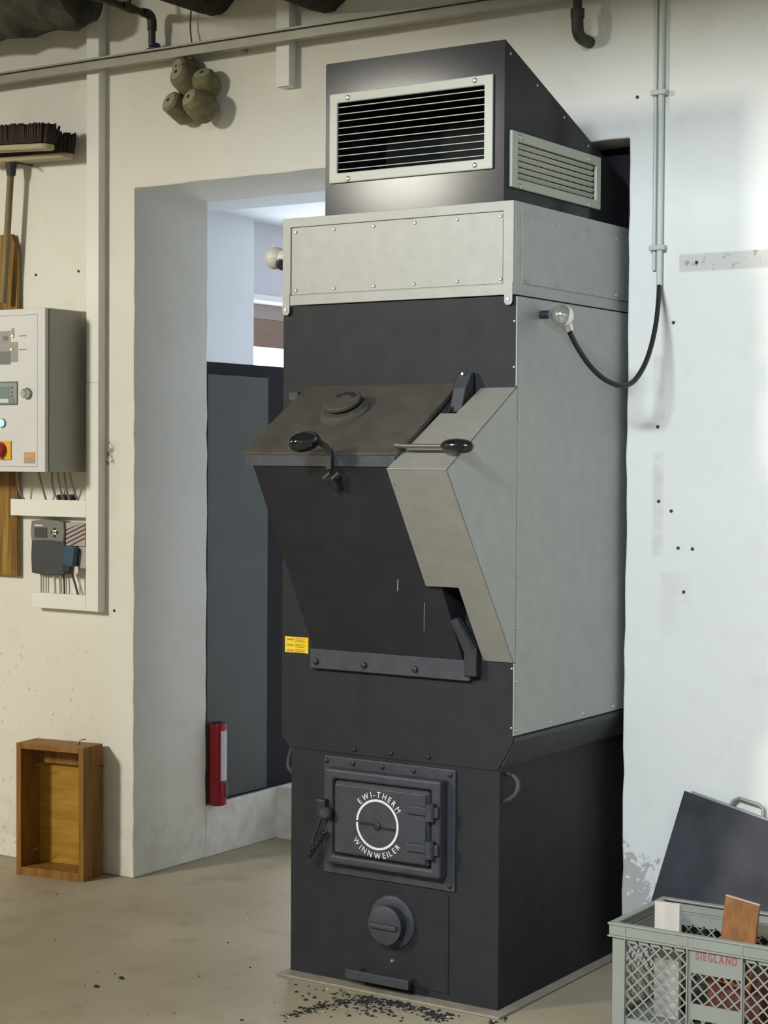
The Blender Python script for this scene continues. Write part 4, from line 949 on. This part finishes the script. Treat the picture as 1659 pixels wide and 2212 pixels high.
# contents
pa = onY(1414, 1947, by0+.10); pb_ = onY(1468, 1947, by0+.10)
tag(obj('pale_wood_offcut', box(BM(), pa.x, pb_.x, by0+.10, by0+.118, .016, pa.z), 'palew', None, bevel=.002), 'pale planed wood offcut standing in the crate', 'wood offcut')
q0, q1, q2 = onY(1567, 1935, by0+.12), onY(1640, 1957, by0+.12), onY(1556, 2030, by0+.07)
bo = thing('brown_wood_offcut', (q2.x+.03, by0+.05, .02), 'brown stained wood offcut leaning up out of the crate', 'wood offcut')
up = (q0-q2); dn = q2-up*((q2.z-.172)/up.z); wv = (q1-q0)
obj('offcut_board', prism(BM(), [dn, dn+wv, q0+wv, q0], Vector((-.002, .016, -.001))), 'brownw', bo, bevel=.0015)
obj('offcut_cut_edge', prism(BM(), [q0+Vector((0, 0, .0002)), q0+wv+Vector((0, 0, .0002)), q0+wv+Vector((-.002, .016, -.0008)), q0+Vector((-.002, .016, -.0008))], (0, 0, .0015)), 'edgew', bo)
def chunk(name, lab, c, s, rot, m_, bev=.006):
    T = Matrix.Translation(c) @ Matrix.Rotation(rot, 4, 'Z')
    return tag(obj(name, box(BM(), -s[0]/2, s[0]/2, -s[1]/2, s[1]/2, 0, s[2], T), m_, None, bevel=bev), lab, 'block')
chunk('wood_block', 'dark red block in the crate behind the lettering', (r1+.095, by0+.135, .016), (.15, .12, .15), .12, 'brick')
chunk('wood_block', 'dark brown block lying low near the front of the crate', (r1+.065, by0+.040, .016), (.13, .045, .055), -.05, 'darkblock')
chunk('wood_block', 'reddish block at the right end of the crate', (r2+.085, by0+.20, .016), (.08, .14, .10), .2, 'brick')
chunk('wood_block', 'dark brown block at the left end of the crate', (bx0+.125, by0+.22, .016), (.11, .09, .07), -.2, 'darkblock')
# dark sheet leaning on the wall
TL = onY(1478, 1708, .638); a_ = math.radians(12.6); LW, LH = .46, (TL.z-.005-.46*math.sin(a_)*0.985)/(math.cos(a_)*.985)
lean = math.atan2(.095, LH)
T = Matrix.Translation(TL) @ Matrix.Rotation(-lean, 4, 'X') @ Matrix.Rotation(a_, 4, 'Y')
low = min((T @ Vector((x, 0, z))).z for x in (0, LW) for z in (0, -LH))
T = Matrix.Translation((0, 0, 0)) @ T
sh = thing('metal_sheet', (T @ Vector((LW/2, 0, -LH))), 'sooty black sheet with steel handle leaning on the wall behind the crate', 'sheet')
obj('sheet_plate', box(BM(), 0, LW, 0, .006, -LH, 0, T), 'slate', sh, bevel=.0008, segs=1)
obj('sheet_edge', box(BM(), 0.02, LW, .006, .022, -.02, .006, T), 'slateedge', sh, bevel=.001)
hp = [(.150, .012, 0), (.158, .012, .022), (.170, .012, .034), (.235, .012, .036), (.252, .012, .030), (.262, .012, 0)]
obj('sheet_handle', tube(BM(), [T @ Vector(p) for p in hp], .0055, 10), 'slateedge', sh, smooth=True)

# ================================================================== ASH AND CRUMBS ON THE FLOOR
def crumbs(name, n, fn, m_, smin, smax, lab, seed):
    b = BM(); rg = random.Random(seed)
    for _ in range(n):
        x, y = fn(rg); s = smin+(smax-smin)*rg.random()**3; a = rg.random()*6.28
        n5 = rg.choice((4, 5, 6)); h = s*rg.uniform(.35, .9)
        base = [b.verts.new((x+math.cos(a+6.283*k/n5)*s*rg.uniform(.6, 1.3), y+math.sin(a+6.283*k/n5)*s*rg.uniform(.6, 1.3), .0003)) for k in range(n5)]
        topv = b.verts.new((x+rg.uniform(-.3, .3)*s, y+rg.uniform(-.3, .3)*s, h))
        b.faces.new(base[::-1])
        for k in range(n5): b.faces.new((base[k], base[(k+1) % n5], topv))
    o = obj(name, b, m_); tag(o, lab, 'ash', None, 'stuff'); return o
c1 = onZ(820, 2165); c2 = onZ(700, 2175)
def spill(r):
    k = r.random()
    if k < .50: p = onZ(r.gauss(850, 60), r.gauss(2165, 14))
    elif k < .75:
        t = r.random(); p = onZ(610+200*t+r.gauss(0, 8), 2198-36*math.sin(t*1.6)+r.gauss(0, 4))
    elif k < .85: p = onZ(r.gauss(945, 16), r.gauss(2196, 5))
    elif k < .90: p = onZ(r.gauss(1085, 5), r.gauss(2201, 3))
    else: p = onZ(r.gauss(780, 110), r.gauss(2150, 28))
    if p.y > -.066 and -.78 < p.x < .04: p.y = -.066-r.random()*.05
    return p.x, p.y
crumbs('ash_spill', 1500, spill, 'ash', .0010, .0085, 'black ash and charcoal crumbs spilled on the floor before the furnace', 1)
crumbs('pale_ash_flakes', 120, spill, 'ashw', .001, .005, 'pale ash flakes among the charcoal crumbs before the furnace', 2)
def stray(r):
    p = onZ(r.uniform(60, 620), r.uniform(1925, 2200)); return p.x, p.y
crumbs('stray_crumbs', 60, stray, 'ash', .001, .005, 'stray dark crumbs scattered over the concrete floor left of the furnace', 3)
for (px, py) in ((262, 2114), (209, 2132)):
    q = onZ(px, py)
    b = BM(); lathe(b, [(0, .011), (.003, .012), (.006, .006)], (q.x, q.y, .0), (0, 0, 1), 7, sx=.6)
    for v in b.verts: v.co += Vector((jit(.003), jit(.003), 0))
    tag(obj('charcoal_crumb', b, 'ash'), 'single black charcoal crumb on the open floor, %s of two' % ('farther' if px > 250 else 'nearer'), 'crumb', 'charcoal crumbs on the open floor')
